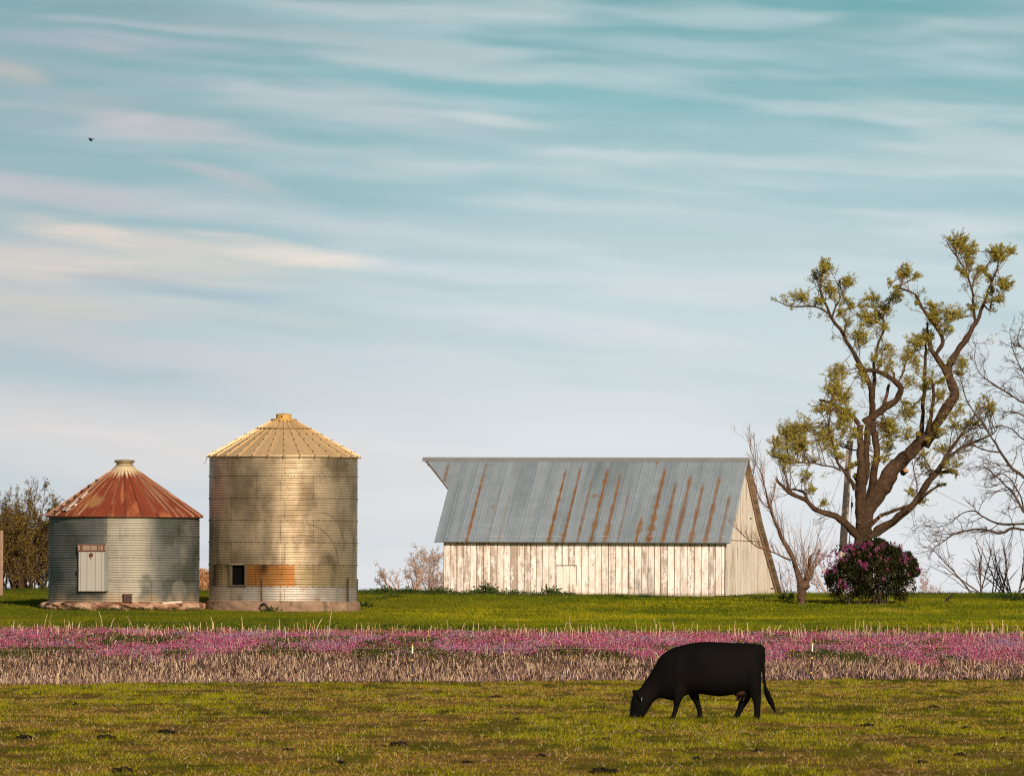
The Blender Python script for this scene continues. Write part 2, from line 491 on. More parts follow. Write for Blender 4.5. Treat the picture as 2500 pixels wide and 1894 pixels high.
# ------------------------------------------------------------------ grain bins
def wall_mesh(mb, R, H, rings, colf, hole=None, nphi=360, amp=.013, npan=8, offs=(0, 22.5), seamc=(.2, .17, .13), strip_always=None):
    """corrugated wall; phi measured from the side facing the camera (-y), positive to the right"""
    pitch = .09
    zs = np.arange(0, H + 1e-6, pitch / 6)
    ph = (np.arange(nphi) / nphi) * 2 * PI
    lift = np.zeros_like(zs)
    P_, Z_ = np.meshgrid(ph, zs, indexing='ij')
    r = R + amp * np.sin(2 * PI * Z_ / pitch) + (fbm(P_ * 6, Z_ * 1.2, 77, 2) - .5) * .018
    P = np.stack([r * np.sin(P_), -r * np.cos(P_), Z_], -1)
    pd = np.degrees(np.where(P_ > PI, P_ - 2 * PI, P_))
    C = colf(pd, Z_) * (1 - .38 * sstep(-.2, -.95, np.sin(2 * PI * Z_ / pitch)))[..., None]      # grooves painted darker, adding shade to the corrugation
    nu, nv = P.shape[:2]
    I = np.arange(nu * nv).reshape(nu, nv)
    I2 = np.vstack([I, I[:1]])
    f = np.stack([I2[:-1, :-1], I2[1:, :-1], I2[1:, 1:], I2[:-1, 1:]], -1)
    keep = np.ones(f.shape[:2], bool)
    if hole:
        pc = pd + 180 / nphi
        keep = ~((pc[:, :-1] > hole[0]) & (pc[:, :-1] < hole[1]) & (Z_[:, :-1] > hole[2]) & (Z_[:, :-1] < hole[3]))
    mb.add(P.reshape(-1, 3), f[keep].reshape(-1, 4), C.reshape(-1, 3))
    # vertical lap seams, ring by ring, and the bolt rows between rings
    edges = [0] + list(rings) + [H]
    for k in range(len(edges) - 1):
        z0, z1 = edges[k], edges[k + 1]
        zz = zs[(zs >= z0) & (zs <= z1)]
        angs = [offs[k % 2] + j * 360 / npan for j in range(npan)]
        if strip_always is not None:
            angs.append(strip_always)
        for a in angs:
            a = (a + 180) % 360 - 180
            if hole and z1 > hole[2] and z0 < hole[3] and hole[0] - 2 < a < hole[1] + 2:
                continue
            w = .013 / R
            aa = math.radians(a)
            rr = R + .012 + amp * np.sin(2 * PI * zz / pitch)
            Pg = np.stack([np.stack([rr * math.sin(aa + s), -rr * math.cos(aa + s), zz], -1) for s in (-w, w)], 0)
            base = colf(np.full_like(zz, a), zz)
            mb.grid(Pg, np.stack([base * .62, base * .72], 0))
        if 0 < k:
            for j in range(int(2 * PI * R / .24)):
                a = j * .24 / R
                c, s = math.cos(a), math.sin(a)
                M = np.array([[c, -s, 0, R * s * 1.0], [s, c, 0, -R * c], [0, 0, 1, z0], [0, 0, 0, 1]], float)
                mb.box((-.014, -.026, -.014), (.014, -.005, .014), (.10, .08, .06), M)
            # lap line
            th = np.linspace(0, 2 * PI, 193)
            Pg = np.stack([np.stack([(R + .0105) * np.sin(th), -(R + .0105) * np.cos(th), np.full_like(th, z0 + s)], -1) for s in (-.010, .010)], 1)
            lc = colf(np.degrees(np.where(th > PI, th - 2 * PI, th)), np.full_like(th, z0)) * .5
            if hole and hole[2] - .02 < z0 < hole[3] + .02:
                m = ~((np.degrees(np.where(th > PI, th - 2 * PI, th)) > hole[0]) & (np.degrees(np.where(th > PI, th - 2 * PI, th)) < hole[1]))
                idx = np.where(m[:-1] & m[1:])[0]
                v = Pg.reshape(-1, 3)
                mb.add(v, np.stack([2 * idx, 2 * idx + 2, 2 * idx + 3, 2 * idx + 1], -1), np.repeat(lc, 2, 0))
            else:
                mb.grid(Pg, np.stack([lc, lc], 1))

def rot_at(phi_deg, R, z):
    """local frame on the wall: x to the right along the wall, -y outward"""
    a = math.radians(phi_deg)
    c, s = math.cos(a), math.sin(a)
    return np.array([[c, -s, 0, R * s], [s, c, 0, -R * c], [0, 0, 1, z], [0, 0, 0, 1]], float)

def cone_ribs(mb, n, off, r0, z0, r1, z1, w, h, colf, bolts=None, steps=12):
    sl = math.atan2(z1 - z0, r0 - r1)
    for j in range(n):
        a = math.radians(off + j * 360 / n)
        er = np.array([math.sin(a), -math.cos(a), 0]); et = np.array([math.cos(a), math.sin(a), 0])
        nn = er * math.sin(sl) + np.array([0, 0, math.cos(sl)])
        t = np.linspace(0, 1, steps)
        cen = er * (r0 + (r1 - r0) * t)[:, None] + np.array([0, 0, 1.0]) * (z0 + (z1 - z0) * t)[:, None]
        ww = w * (1 - .55 * t)
        P = np.stack([cen - et * ww[:, None] + nn * -.01, cen - et * ww[:, None] * .55 + nn * h, cen + et * ww[:, None] * .55 + nn * h, cen + et * ww[:, None] + nn * -.01], 1)
        C = np.repeat(colf(np.full(steps, math.degrees(a)), t)[:, None], 4, 1)
        mb.grid(P, C)
        for q in (0, 3):     # closed eave end
            pass
        mb.add(P[0], [(0, 1, 2, 3)], C[0])
        if bolts:
            for tb in bolts:
                p = cen[0] * (1 - tb) + cen[-1] * tb + nn * (h)
                M = np.eye(4); M[:3, 0] = et; M[:3, 1] = np.cross(nn, et); M[:3, 2] = nn; M[:3, 3] = p
                mb.box((-.02, -.02, -.004), (.02, .02, .022), (.09, .06, .035), M)

def cone(mb, prof, colf, n=360):
    prof = np.asarray(prof, float)
    ph = np.arange(n) / n * 2 * PI
    P = np.stack([prof[None, :, 0] * np.sin(ph)[:, None], -prof[None, :, 0] * np.cos(ph)[:, None], np.broadcast_to(prof[None, :, 1], (n, len(prof)))], -1)
    pd = np.degrees(np.where(ph > PI, ph - 2 * PI, ph))[:, None] + np.zeros((1, len(prof)))
    t = np.linspace(0, 1, len(prof))[None, :] + np.zeros((n, 1))
    mb.grid(P, colf(pd, t), closed_u=True)

def dense(prof, k):
    prof = np.asarray(prof, float)
    d = np.concatenate([[0], np.cumsum(np.linalg.norm(np.diff(prof, axis=0), axis=1))])
    q = np.linspace(0, d[-1], k)
    return np.stack([np.interp(q, d, prof[:, 0]), np.interp(q, d, prof[:, 1])], 1)

# --- tall bin
TB = at(690.5, 1467.0, 301.7)
H_T = (1467 - 1114.5) / 66.3
def tall_bin():
    root = empty('grain_bin', TB, 'tall round grain bin of shiny corrugated steel with golden conical roof', 'grain bin', 'corrugated grain bins in the farmyard')
    rings = [.535, 1.34, 2.15, 2.955, 3.76, 4.58]
    def colf(p, z):
        p = np.asarray(p, float); z = np.asarray(z, float)
        ring = np.searchsorted(np.array(rings), z)
        off = np.where(ring % 2 == 0, 3.0, -19.5)
        pan = np.floor((p - off) / 45.0)
        v = hsh(pan.astype(np.int64), ring.astype(np.int64), 9)
        base = mixv((.66, .53, .36), (.73, .60, .42), v)
        u = p / 60.0
        st = fbm(u * 3.2, z * .8, 51, 4)
        base = mixv(base, (.26, .18, .10), sstep(.50, .72, st) * .55)
        base = mixv(base, (.40, .30, .19), sstep(.45, .72, fbm(u * 9, z * 1.3, 44, 3)) * .5)
        base = mixv(base, (.16, .12, .085), sstep(.55, .8, fbm(u * 5, z * .5, 61, 3)) * .45 * sstep(4.6, 2.5, z))
        # branch shadows painted as long thin curved arcs on the right flank
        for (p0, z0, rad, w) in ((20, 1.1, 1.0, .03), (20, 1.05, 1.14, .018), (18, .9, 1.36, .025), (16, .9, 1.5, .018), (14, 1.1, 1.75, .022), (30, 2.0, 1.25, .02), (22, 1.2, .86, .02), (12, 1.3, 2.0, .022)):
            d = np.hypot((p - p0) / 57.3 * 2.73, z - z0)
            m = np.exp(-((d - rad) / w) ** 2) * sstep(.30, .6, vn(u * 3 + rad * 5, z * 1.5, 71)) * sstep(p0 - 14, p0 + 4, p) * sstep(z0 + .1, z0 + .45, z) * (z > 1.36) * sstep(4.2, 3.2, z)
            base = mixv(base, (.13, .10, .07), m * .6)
        # second ring: stained, one panel rusted orange
        r2 = (z > .535) & (z < 1.34)
        dirty = mixv((.50, .36, .18), (.62, .52, .32), fbm(u * 4, z * 1.5, 81))
        dirty = mixv(dirty, (.10, .07, .04), sstep(.5, .75, fbm(u * 11, z * .7, 91, 3)) * .8)
        orange = mixv((.56, .22, .045), (.46, .26, .10), fbm(u * 6, z * 3, 101))
        orange = mixv(orange, (.10, .05, .02), sstep(.5, .75, fbm(u * 9, z * .6, 111)) * sstep(.6, 1.3, z))
        rr = np.where(((p > -30) & (p < 11))[..., None], orange, dirty)
        rr = np.where((p >= 11)[..., None], mixv(dirty, (.55, .45, .29), .45), rr)
        base = np.where(r2[..., None], rr, base)
        r1 = z <= .535
        wht = mixv((.72, .67, .60), (.60, .52, .43), fbm(u * 5, z * 2, 121))
        wht = mixv(wht, (.45, .27, .12), sstep(.62, .8, fbm(u * 14, z * 1.2, 131)) * .5 + .4 * np.exp(-((p - 60) / 2.5) ** 2) + .3 * np.exp(-((p + 15) / 1.5) ** 2))
        return np.where(r1[..., None], wht, base)
    mb = MB()
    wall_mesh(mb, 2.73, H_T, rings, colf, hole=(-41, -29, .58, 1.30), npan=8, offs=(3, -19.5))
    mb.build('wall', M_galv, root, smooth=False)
    # roof
    def rc(p, t):
        return mixv((.60, .42, .215), (.50, .355, .18), fbm(p / 14, t * 2, 141)) * (1 - .12 * sstep(.6, .75, fbm(p / 3, t * 1.5, 151)))[..., None]
    rb = MB()
    cone(rb, dense([(2.81, H_T - .035), (2.82, H_T + .0), (.46, H_T + 1.30), (.42, H_T + 1.32)], 40), rc)
    cone_ribs(rb, 30, 1.8, 2.83, H_T - .005, .47, H_T + 1.295, .028, .045, lambda p, t: rc(p, t) * 1.08, bolts=(.10, .27, .44, .60))
    for j in range(30):     # lips where the upper roof sheets lap
        a = 1.8 + 6 + j * 12
        M = rot_at(a, .99, H_T + 1.005)
        rb.box((-.085, -.05, -.01), (.085, .0, .045), (.20, .12, .05), M)
        M = rot_at(1.8 + j * 12, 2.835, H_T - .01)
        rb.box((-.03, -.02, -.05), (.03, .01, .03), (.22, .15, .08), M)
    roof = rb.build('roof', mat('gold_roof', None, .55, .25, nscale=4, namt=.07), root)
    cb = MB()
    cone(cb, dense([(.47, H_T + 1.27), (.48, H_T + 1.39), (.30, H_T + 1.40), (.285, H_T + 1.41), (.285, H_T + 1.555), (.30, H_T + 1.56), (.0, H_T + 1.60)], 30), lambda p, t: mixv((.62, .38, .10), (.45, .27, .08), fbm(p / 20, t * 6, 5)), 48)
    for j in range(20):
        cb.box((-.02, -.03, -.03), (.02, .0, .03), (.12, .08, .04), rot_at(j * 18, .485, H_T + 1.30))
    cb.box((-.02, -.02, .0), (.02, .0, .07), (.03, .02, .01), rot_at(-12, .29, H_T + 1.44))
    cb.build('vent_cap', M_rust, roof)
    # door opening with its frame
    fb = MB()
    M = rot_at(-35.5, 2.70, .575)
    wd, ht, c = .33, .74, (.10, .085, .065)
    fb.box((-wd - .05, -.09, -.05), (-wd, .06, ht + .05), c, M)
    fb.box((wd, -.09, -.05), (wd + .05, .06, ht + .05), (.10, .085, .065), M)
    fb.box((-wd, -.085, ht), (wd, .06, ht + .05), (.30, .24, .17), M)
    fb.box((-wd, -.085, -.04), (wd, .06, .0), (.10, .085, .065), M)
    fr = fb.build('opening_frame', M_dull, root)
    vb = MB(); vb.box((-wd + .003, .055, .003), (wd - .003, .08, ht - .003), (1, 1, 1), M)  # black panel closes the opening, standing in for interior darkness
    vb.box((-wd - .2, -.02, -.048), (-wd - .052, -.012, ht + .04), (1, 1, 1), M) if False else None
    vb.build('opening_black_panel', M_dark, fr)
    # rusted stiffener rods bolted to the lower wall
    for (a, z1, zc) in ((-14.8, .84, .52), (61, .86, .0), (84, .84, .0)):
        s = MB()
        s.box((-.03, -.055, zc if zc else .04), (.03, -.015, z1), (.05, .03, .02), rot_at(a, 2.73, 0))
        s.box((-.015, -.045, .01), (.015, -.015, zc + .02 if zc else .05), (.07, .04, .02), rot_at(a, 2.73, 0))
        s.box((-.05, -.05, -.0), (.05, -.0, .035), (.06, .035, .02), rot_at(a, 2.73, 0))
        s.build('stiffener_rod', M_rust, root)
    # loose wire hanging from the eave
    w = MB()
    pts = np.array([(-2.80, -.1, H_T), (-2.84, -.1, H_T - .10), (-2.86, -.12, H_T - .2), (-2.93, -.12, H_T - .27), (-2.96, -.12, H_T - .30)])
    w.tubes(pts[None], np.full((1, 5), .008), (.06, .05, .04), 5)
    w.build('loose_wire', M_rust, root)
    # concrete pad
    p = MB()
    n = 180
    ph = np.arange(n) / n * 2 * PI
    prof = dense([(2.2, .002), (2.80, .0), (2.83, -.03), (2.86, -.45)], 16)
    r = prof[None, :, 0] + (fbm(np.cos(ph)[:, None] * 5 + 9, np.sin(ph)[:, None] * 5 + prof[None, :, 1] * 6 + 3, 7, 3) - .5) * .07
    P = np.stack([r * np.sin(ph)[:, None], -r * np.cos(ph)[:, None], prof[None, :, 1] + np.zeros((n, 1))], -1)
    C = mixv((.36, .25, .17), (.20, .12, .075), fbm(ph[:, None] * 7 + 0 * r, prof[None, :, 1] * 4 + 0 * r, 17, 4))
    C = mixv(C, (.10, .07, .045), sstep(.58, .75, fbm(ph[:, None] * 22 + 0 * r, prof[None, :, 1] * 2 + 0 * r, 27, 3)) * .7)
    p.grid(P, C, closed_u=True)
    pad = p.build('concrete_pad', M_conc, root)
    q = MB()
    th = np.arange(20) / 20 * 2 * PI
    M = rot_at(-12.6, 2.82, -.20)
    for (r0, r1, y0, y1, c) in ((.15, .15, .10, -.09, (.05, .03, .02)), (.15, .115, -.09, -.09, (.09, .055, .035)), (.115, .115, -.09, .10, (.01, .008, .006))):
        A = np.stack([r0 * np.cos(th), np.full(20, y0), r0 * np.sin(th)], -1); B = np.stack([r1 * np.cos(th), np.full(20, y1), r1 * np.sin(th)], -1)
        P = np.stack([A, B], 1) @ M[:3, :3].T + M[:3, 3]
        q.grid(P, c, closed_u=True)
    q.disc(M[:3, :3] @ np.array((0, -.02, 0)) + M[:3, 3], M[:3, :3] @ np.array((0, -1, 0)), .115, (.004, .003, .003), 20)
    q.build('drain_pipe', M_rust, pad)
tall_bin()

# --- short bin
SB = at(302.3, 1468.5, 301.7)
H_S = (1468.5 - 1261.5) / 66.3
def short_bin():
    root = empty('grain_bin', SB, 'short round grain bin of dull grey corrugated tin with rust-red conical roof', 'grain bin', 'corrugated grain bins in the farmyard')
    rings = [.77, 1.60, 2.41]
    def colf(p, z):
        p = np.asarray(p, float); z = np.asarray(z, float)
        ring = np.searchsorted(np.array(rings), z)
        off = np.where(ring % 2 == 0, -36.0, -11.0)
        pan = np.floor((p - off) / 60.0)
        v = hsh(pan.astype(np.int64) + 5, ring.astype(np.int64), 29)
        base = mixv((.15, .165, .155), (.21, .21, .185), v)
        u = p / 60.0
        base = mixv(base, (.52, .47, .37), sstep(-14, -8, p) * sstep(34, 12, p) * sstep(.25, .6, vn(u * 2, z * 1.1, 3) * .4 + .5) * .75)
        base = mixv(base, (.075, .095, .075), sstep(.50, .72, fbm(u * 3, z * 1.1, 151, 4)) * .75 * sstep(-5, 25, np.abs(p + 5)))
        base = mixv(base, (.065, .085, .065), sstep(22, 34, p) * sstep(60, 42, p) * sstep(.3, .6, fbm(u * 6, z * 1.6, 161)) * .6)
        # pale patch where mud was washed off, low on the right
        d = np.hypot((p - 50) / 8.5, (z - .42) / .42)
        base = mixv(base, (.32, .31, .25), sstep(1.05, .85, d) * .65)
        d = np.hypot((p - 55) / 6, (z - 1.75) / .45)
        base = mixv(base, (.28, .28, .22), sstep(1.1, .6, d) * .45)
        base = mixv(base, (.50, .38, .24), sstep(.35, .0, z + (vn(u * 12, 1, 5) - .5) * .3) * .6)
        # darker band under the door
        base = mixv(base, (.06, .055, .045), np.exp(-((p + 22) / 8.5) ** 2) * np.exp(-((z - .33) / .09) ** 2) * .8)
        return base
    mb = MB()
    wall_mesh(mb, 2.775, H_S, rings, colf, npan=6, offs=(-36, -11), strip_always=-11)
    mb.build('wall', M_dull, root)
    def rc(p, t):
        p = np.asarray(p, float); t = np.asarray(t, float)
        k = (p - 3.3) / 12.0
        j = np.floor(k + .5); dd = np.abs(k - j)             # distance to the nearest rib
        h = hsh(j.astype(np.int64) + 40, (t * 0).astype(np.int64), 3)
        c = mixv((.26, .052, .016), (.17, .030, .010), fbm(p / 9, t * 3, 161))
        c = mixv(c, (.48, .17, .06), sstep(.56, .74, fbm(p / 7, t * 2.5, 171)) * .55)
        # bare tan streaks running down beside some ribs
        side = sstep(10, 40, np.abs(p + 4))
        run = sstep(.46, .60, fbm(j * 7.3, t * 5 + h * 20, 181, 2) + .12 * h + .06 * side)
        c = mixv(c, (.60, .44, .24), run * np.exp(-(dd / .075) ** 2) * (.03 + .34 * side))
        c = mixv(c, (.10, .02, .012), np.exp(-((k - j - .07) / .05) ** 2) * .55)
        st = sstep(.62, .74, fbm(p / 2.2, t * 2.2, 191, 3))
        c = mixv(c, (.62, .50, .34), st * sstep(25, 45, np.abs(p)) * .35)
        # tan wash on the left front
        d = np.hypot((p + 30) / 11, (t - .30) / .13)
        c = mixv(c, (.42, .24, .08), sstep(1.1, .5, d + (fbm(p / 3, t * 9, 5) - .5)) * .6)
        return mixv(c, (.58, .46, .28), sstep(.80, .90, t + (dd - .25) * .14 - (vn(p / 5, 4, 4) - .5) * .06))
    prof = [(2.91, H_S - .02), (2.915, H_S + .02), (.62, H_S + 1.60), (.42, H_S + 1.80), (.36, H_S + 1.86)]
    rb = MB()
    cone(rb, dense(prof, 110), rc, 540)
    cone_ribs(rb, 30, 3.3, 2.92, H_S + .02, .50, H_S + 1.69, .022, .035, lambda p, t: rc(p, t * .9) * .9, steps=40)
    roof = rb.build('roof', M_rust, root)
    cb = MB()
    cone(cb, dense([(.37, H_S + 1.84), (.30, H_S + 1.93), (.29, H_S + 1.97), (.34, H_S + 2.0), (.34, H_S + 2.09), (.0, H_S + 2.12)], 30), lambda p, t: mixv((.42, .33, .20), (.22, .17, .10), fbm(p / 8, t * 6, 5)), 48)
    for j in range(30):
        cb.box((-.012, -.03, .0), (.012, .0, .08), (.16, .12, .07), rot_at(j * 12, .345, H_S + 2.0))
    cb.build('vent_cap', M_rust, roof)
    for t in (.065, .178, .29, .405, .52, .635, .76):     # climbing rungs up the roof
        r, z = 2.915 + (.50 - 2.915) * t, H_S + .02 + 1.67 * t
        s = MB()
        s.box((-.125, -.06, .045), (.125, -.015, .085), (.05, .04, .035), rot_at(-62, r, z))
        s.box((-.11, -.04, -.02), (-.09, -.02, .05), (.05, .04, .035), rot_at(-62, r, z))
        s.box((.09, -.04, -.02), (.11, -.02, .05), (.05, .04, .035), rot_at(-62, r, z))
        s.build('roof_rung', M_rust, roof)
    # pale metal patch torn open on the left of the roof
    s = MB()
    sl = math.atan2(1.67, 2.415)
    for (phi, t0, t1, w) in ((-51.0, .13, .34, .10), (-49.5, .08, .17, .16), (-54.0, .09, .15, .12), (-47.5, .36, .50, .035), (-45, .20, .24, .05)):
        k = 14
        tt = np.linspace(t0, t1, k)
        P = []
        for q in np.linspace(-1, 1, 7):
            pp = np.radians(phi + 0 * tt) + q * w * (1 - .5 * np.abs(np.linspace(-1, 1, k)) ** 2) / (2.915 - 2.415 * tt)
            rr = 2.915 - 2.415 * tt
            hgt = .05 * (1 - q * q) + .02 + .02 * vn(tt * 60, q * 3 + phi, 3)
            P.append(np.stack([(rr + hgt * math.sin(sl)) * np.sin(pp), -(rr + hgt * math.sin(sl)) * np.cos(pp), H_S + .02 + 1.67 * tt + hgt * math.cos(sl)], -1))
        P = np.array(P)
        s.grid(P, mixv((.62, .55, .44), (.40, .30, .20), fbm(P[..., 2] * 9, P[..., 0] * 9, 8)))
    s.build('roof_patch', M_dull, roof)
    # door
    M = rot_at(-21.5, 2.72, .40)
    d = MB(); W = .52
    d.box((-W, -.16, .0), (W, -.11, 1.44), (.42, .40, .35), M)
    for x in (-W + .10, -.17, .17, W - .10):
        d.box((x - .012, -.178, .01), (x + .012, -.16, 1.43), (.34, .32, .28), M)
    d.box((-W, -.175, -.02), (W, -.11, -.0), (.35, .32, .27), M)
    door = d.build('door', M_plain, root)
    f = MB()
    f.box((-W - .02, -.11, -.02), (-W + .03, .10, 1.70), (.22, .22, .19), M)
    f.box((W, -.17, -.01), (W + .10, .14, 1.66), (.36, .36, .31), M)
    f.box((-W, -.10, -.02), (W, .10, .02), (.05, .045, .04), M)
    f.build('door_frame', M_dull, root)
    h = MB()
    h.box((-W - .02, -.19, 1.45), (W + .05, .1, 1.69), (.34, .24, .17), M)
    h.box((-W - .03, -.20, 1.44), (W + .06, -.19, 1.475), (.14, .05, .03), M)
    h.box((-W - .03, -.20, 1.66), (W + .06, -.19, 1.70), (.16, .06, .04), M)
    for x, w in ((-.02, .012), (.25, .02), (.31, .012), (.37, .012), (.50, .03), (-.4, .05)):
        h.box((x - w, -.197, 1.48), (x + w, -.191, 1.655), (.16, .06, .035), M)
    h.build('door_header', M_rust, root)
    r = MB()
    r.disc(M[:3, :3] @ np.array((-.02, -.183, 1.30)) + M[:3, 3], M[:3, :3] @ np.array((0, -1, 0)), .085, (.12, .04, .025), 12)
    r.box((-.03, -.186, 1.12), (-.01, -.181, 1.25), (.28, .16, .10), M)
    r.build('rust_mark', M_rust, door)
    l = MB(); l.box((-W - .03, -.20, .68), (-W + .01, -.13, .82), (.04, .03, .025), M); l.build('latch', M_rust, door)
    # discharge hatch
    g = MB(); M = rot_at(5.6, 2.78, .0)
    g.box((-.15, -.20, .0), (.15, .02, .27), (.10, .035, .025), M)
    g.box((-.17, -.22, .27), (.17, .02, .30), (.13, .05, .035), M)
    g.box((-.11, -.205, .04), (.11, -.20, .22), (.03, .015, .012), M)
    g.box((-.02, -.215, .08), (.02, -.205, .12), (.12, .06, .04), M)
    g.build('discharge_hatch', M_rust, root)
    # crumbling foundation
    p = MB()
    n = 260
    ph = np.arange(n) / n * 2 * PI
    prof = dense([(2.2, .003), (2.82, .0), (3.0, -.03), (3.08, -.16), (3.02, -.40)], 22)
    nz = fbm(np.cos(ph)[:, None] * 7 + 19, np.sin(ph)[:, None] * 7 + prof[None, :, 1] * 8 + 3, 7, 4) - .5
    r = prof[None, :, 0] + nz * .34 * sstep(2.78, 2.95, prof[None, :, 0])
    z = prof[None, :, 1] - np.abs(nz) * .12 * sstep(2.8, 2.95, prof[None, :, 0])
    P = np.stack([r * np.sin(ph)[:, None], -r * np.cos(ph)[:, None], z], -1)
    C = mixv((.52, .33, .22), (.24, .12, .07), sstep(.3, .7, fbm(ph[:, None] * 9 + 0 * r, prof[None, :, 1] * 7 + 0 * r, 37, 4)))
    C = mixv(C, (.07, .045, .03), sstep(.58, .72, fbm(ph[:, None] * 16 + 0 * r, prof[None, :, 1] * 10 + 0 * r, 47, 3)) * .8)
    p.grid(P, C, closed_u=True)
    p.build('foundation', M_conc, root)
short_bin()

# ------------------------------------------------------------------ barn
TH = math.radians(13)
BP = at(1769, 1450.0, 322.0)
BL, BD = 11.34, 10.4             # length, depth of the walls
OHR, OHL, RUN = .27, .34, 3.62
ZE, ZR = 2.02, 5.385             # eave and ridge height
YE, YR = -.28, -.28 + RUN
def barn():
    root = empty('barn', BP, 'white barn of peeling vertical boards under a rust-streaked blue-grey tin roof', 'barn', rz=-TH)
    prng = np.random.default_rng(5)
    # front wall: vertical boards, each a little proud of or behind its neighbour
    mb = MB()
    x, i = -BL, 0
    ztop = ZE + .24
    while x < -.01:
        w = min(.24 + prng.uniform(0, .05), -x)
        off = prng.uniform(0, .014)
        k, m = 9, 130
        xs = np.linspace(x + .009, x + w - .009, k); zs = np.linspace(-.05 - prng.uniform(0, .06), ztop, m)
        X, Z = np.meshgrid(xs, zs, indexing='ij')
        worn = prng.uniform(-.12, .08) + (.07 if prng.uniform() < .08 else 0) - .015 + .05 * (x < -8) 
        s = fbm(X * 30 + i * 31, Z * 1.1 + i * 3, 3, 3) * .45 + fbm(X * 11 + i * 9, Z * 3.2, 5, 4) * .33 + fbm(X * 50, Z * 16, 13, 3) * .22
        edge = 1 - np.minimum(X - x, x + w - X) / (w / 2)
        bare = sstep(.53, .61, s + worn + edge * .05 + .05 * sstep(1.2, 2.2, Z) - .02)
        tone = prng.uniform(.86, 1.04)
        paint = mixv((.90, .84, .77), (.74, .65, .56), sstep(.35, .65, fbm(X * 9, Z * 2.5, 23, 4))) * tone
        wood = mixv((.36, .24, .165), (.19, .13, .09), fbm(X * 22, Z * 1.2, 33, 3))
        C = mixv(paint, wood, bare * .72)
        C = mixv(C, (.16, .11, .07), sstep(.10, -.05, Z) * .5)
        P = np.stack([X, np.full_like(X, -.02 - off), Z], -1)
        mb.grid(P, C)
        for xe, sg in ((x + .006, 1), (x + w - .006, -1)):   # board edges
            mb.add([(xe, -.02 - off, zs[0]), (xe, .02, zs[0]), (xe, .02, ztop), (xe, -.02 - off, ztop)], [(0, 1, 2, 3)], (.25, .18, .12))
        if prng.uniform() < .35:      # a gap or batten line
            mb.box((x + w - .014, -.045, zs[0]), (x + w + .010, -.0205 - .014, ztop), tuple(np.array((.24, .17, .11)) * prng.uniform(.5, 1.3)))
        x += w; i += 1
    mb.add([(-BL, .022, -.3), (-.0, .022, -.3), (-.0, .022, ztop), (-BL, .022, ztop)], [(0, 1, 2, 3)], (.05, .035, .02))
    mb.build('front_wall', M_paint, root)
    # gable end wall (right), cleaner boards, follows the roof line
    ry = np.array([0, YR, 4.41, 6.24, 8.14, BD]); rz_ = np.array([ZE + .26, ZR - .06, 4.44, 2.81, 1.52, .02])
    for side, xg, nm in ((1, 0.0, 'gable_wall'), (-1, -BL, 'gable_wall')):
        g = MB(); y = .0; i = 0
        while y < BD - .02:
            w = min(.27 + prng.uniform(0, .05), BD - y)
            k, m = 4, 60
            ys = np.linspace(y + .004, y + w - .004, k)
            top = np.interp(ys, ry, rz_)
            Y, Tt = np.meshgrid(ys, np.linspace(0, 1, m), indexing='ij')
            Z = -.06 + Tt * (top[:, None] + .06)
            off = prng.uniform(0, .008)
            C = mixv((.92, .83, .70), (.80, .68, .54), sstep(.40, .70, fbm(Y * 8, Z * .8, 43, 4))) * prng.uniform(.93, 1.04)
            C = mixv(C, (.30, .22, .15), sstep(.63, .76, fbm(Y * 14, Z * 1.2, 53, 3)) * .7)
            P = np.stack([np.full_like(Y, xg + side * (.02 + off)), Y, Z], -1)
            g.grid(P, C)
            y += w; i += 1
        for (ya, yb, z, h) in ((0, 9.0, 2.12, .02),):
            g.box((xg - .01 if side < 0 else xg + .030, ya + .03, z), (xg + .0 if side < 0 else xg + .042, min(yb, 7.0), z + h), (.24, .17, .11))
        for (yy, zz) in ((1.7, 3.55), (9.3, .22), (9.6, .22), (5.0, 3.0)):
            g.box((xg + side * .03 - .015, yy - .09, zz), (xg + side * .03 + .02, yy + .09, zz + .05), (.05, .035, .02))
        g.build(nm, M_paint, root)
    bw = MB(); bw.box((-BL, BD - .05, -.1), (0, BD - .02, .1), (.4, .33, .25)); bw.build('back_sill', M_wood, root)
    # front roof slope with rust
    nu, nv = 760, 64
    t = np.linspace(0, 1, nv)                     # 0 ridge, 1 eave
    xl = -BL - OHL - 1.32 * np.clip(1 - t / .35, 0, 1)
    U = np.linspace(0, 1, nu)
    X = xl[None, :] + (OHR - xl[None, :]) * U[:, None]
    T_ = np.broadcast_to(t, X.shape)
    Yp, Zp = YR + (YE - YR) * T_, ZR + (ZE - ZR) * T_
    seam = .012 * np.exp(-((((X / .61) % 1) - .5) / .035) ** 2) + .004 * np.exp(-((((X / .122) % 1) - .5) / .12) ** 2)
    P = np.stack([X, Yp - seam * .69, Zp + seam * .72], -1)
    shn = hsh(np.floor(X / .61 + .5).astype(np.int64) + 50, (T_ * 0).astype(np.int64), 7)
    base = mixv((.27, .325, .355), (.31, .365, .395), shn)
    base = mixv(base, (.22, .27, .285), sstep(.48, .7, fbm(X * 3.2, T_ * .9, 63, 4)) * .6)
    base = mixv(base, (.36, .41, .44), sstep(.52, .7, fbm(X * 5, T_ * .7, 73, 4)) * .4)
    base = mixv(base, (.13, .17, .16), sstep(-6.6, -5.6, X) * sstep(-4.0, -5.2, X) * sstep(.8, .1, T_) * fbm(X * 4, T_ * 1.5, 83) * .9)
    rust = np.zeros_like(X)
    def ex(z):
        return OHR + (900 + z / 2.011 - 1784) / 60.3
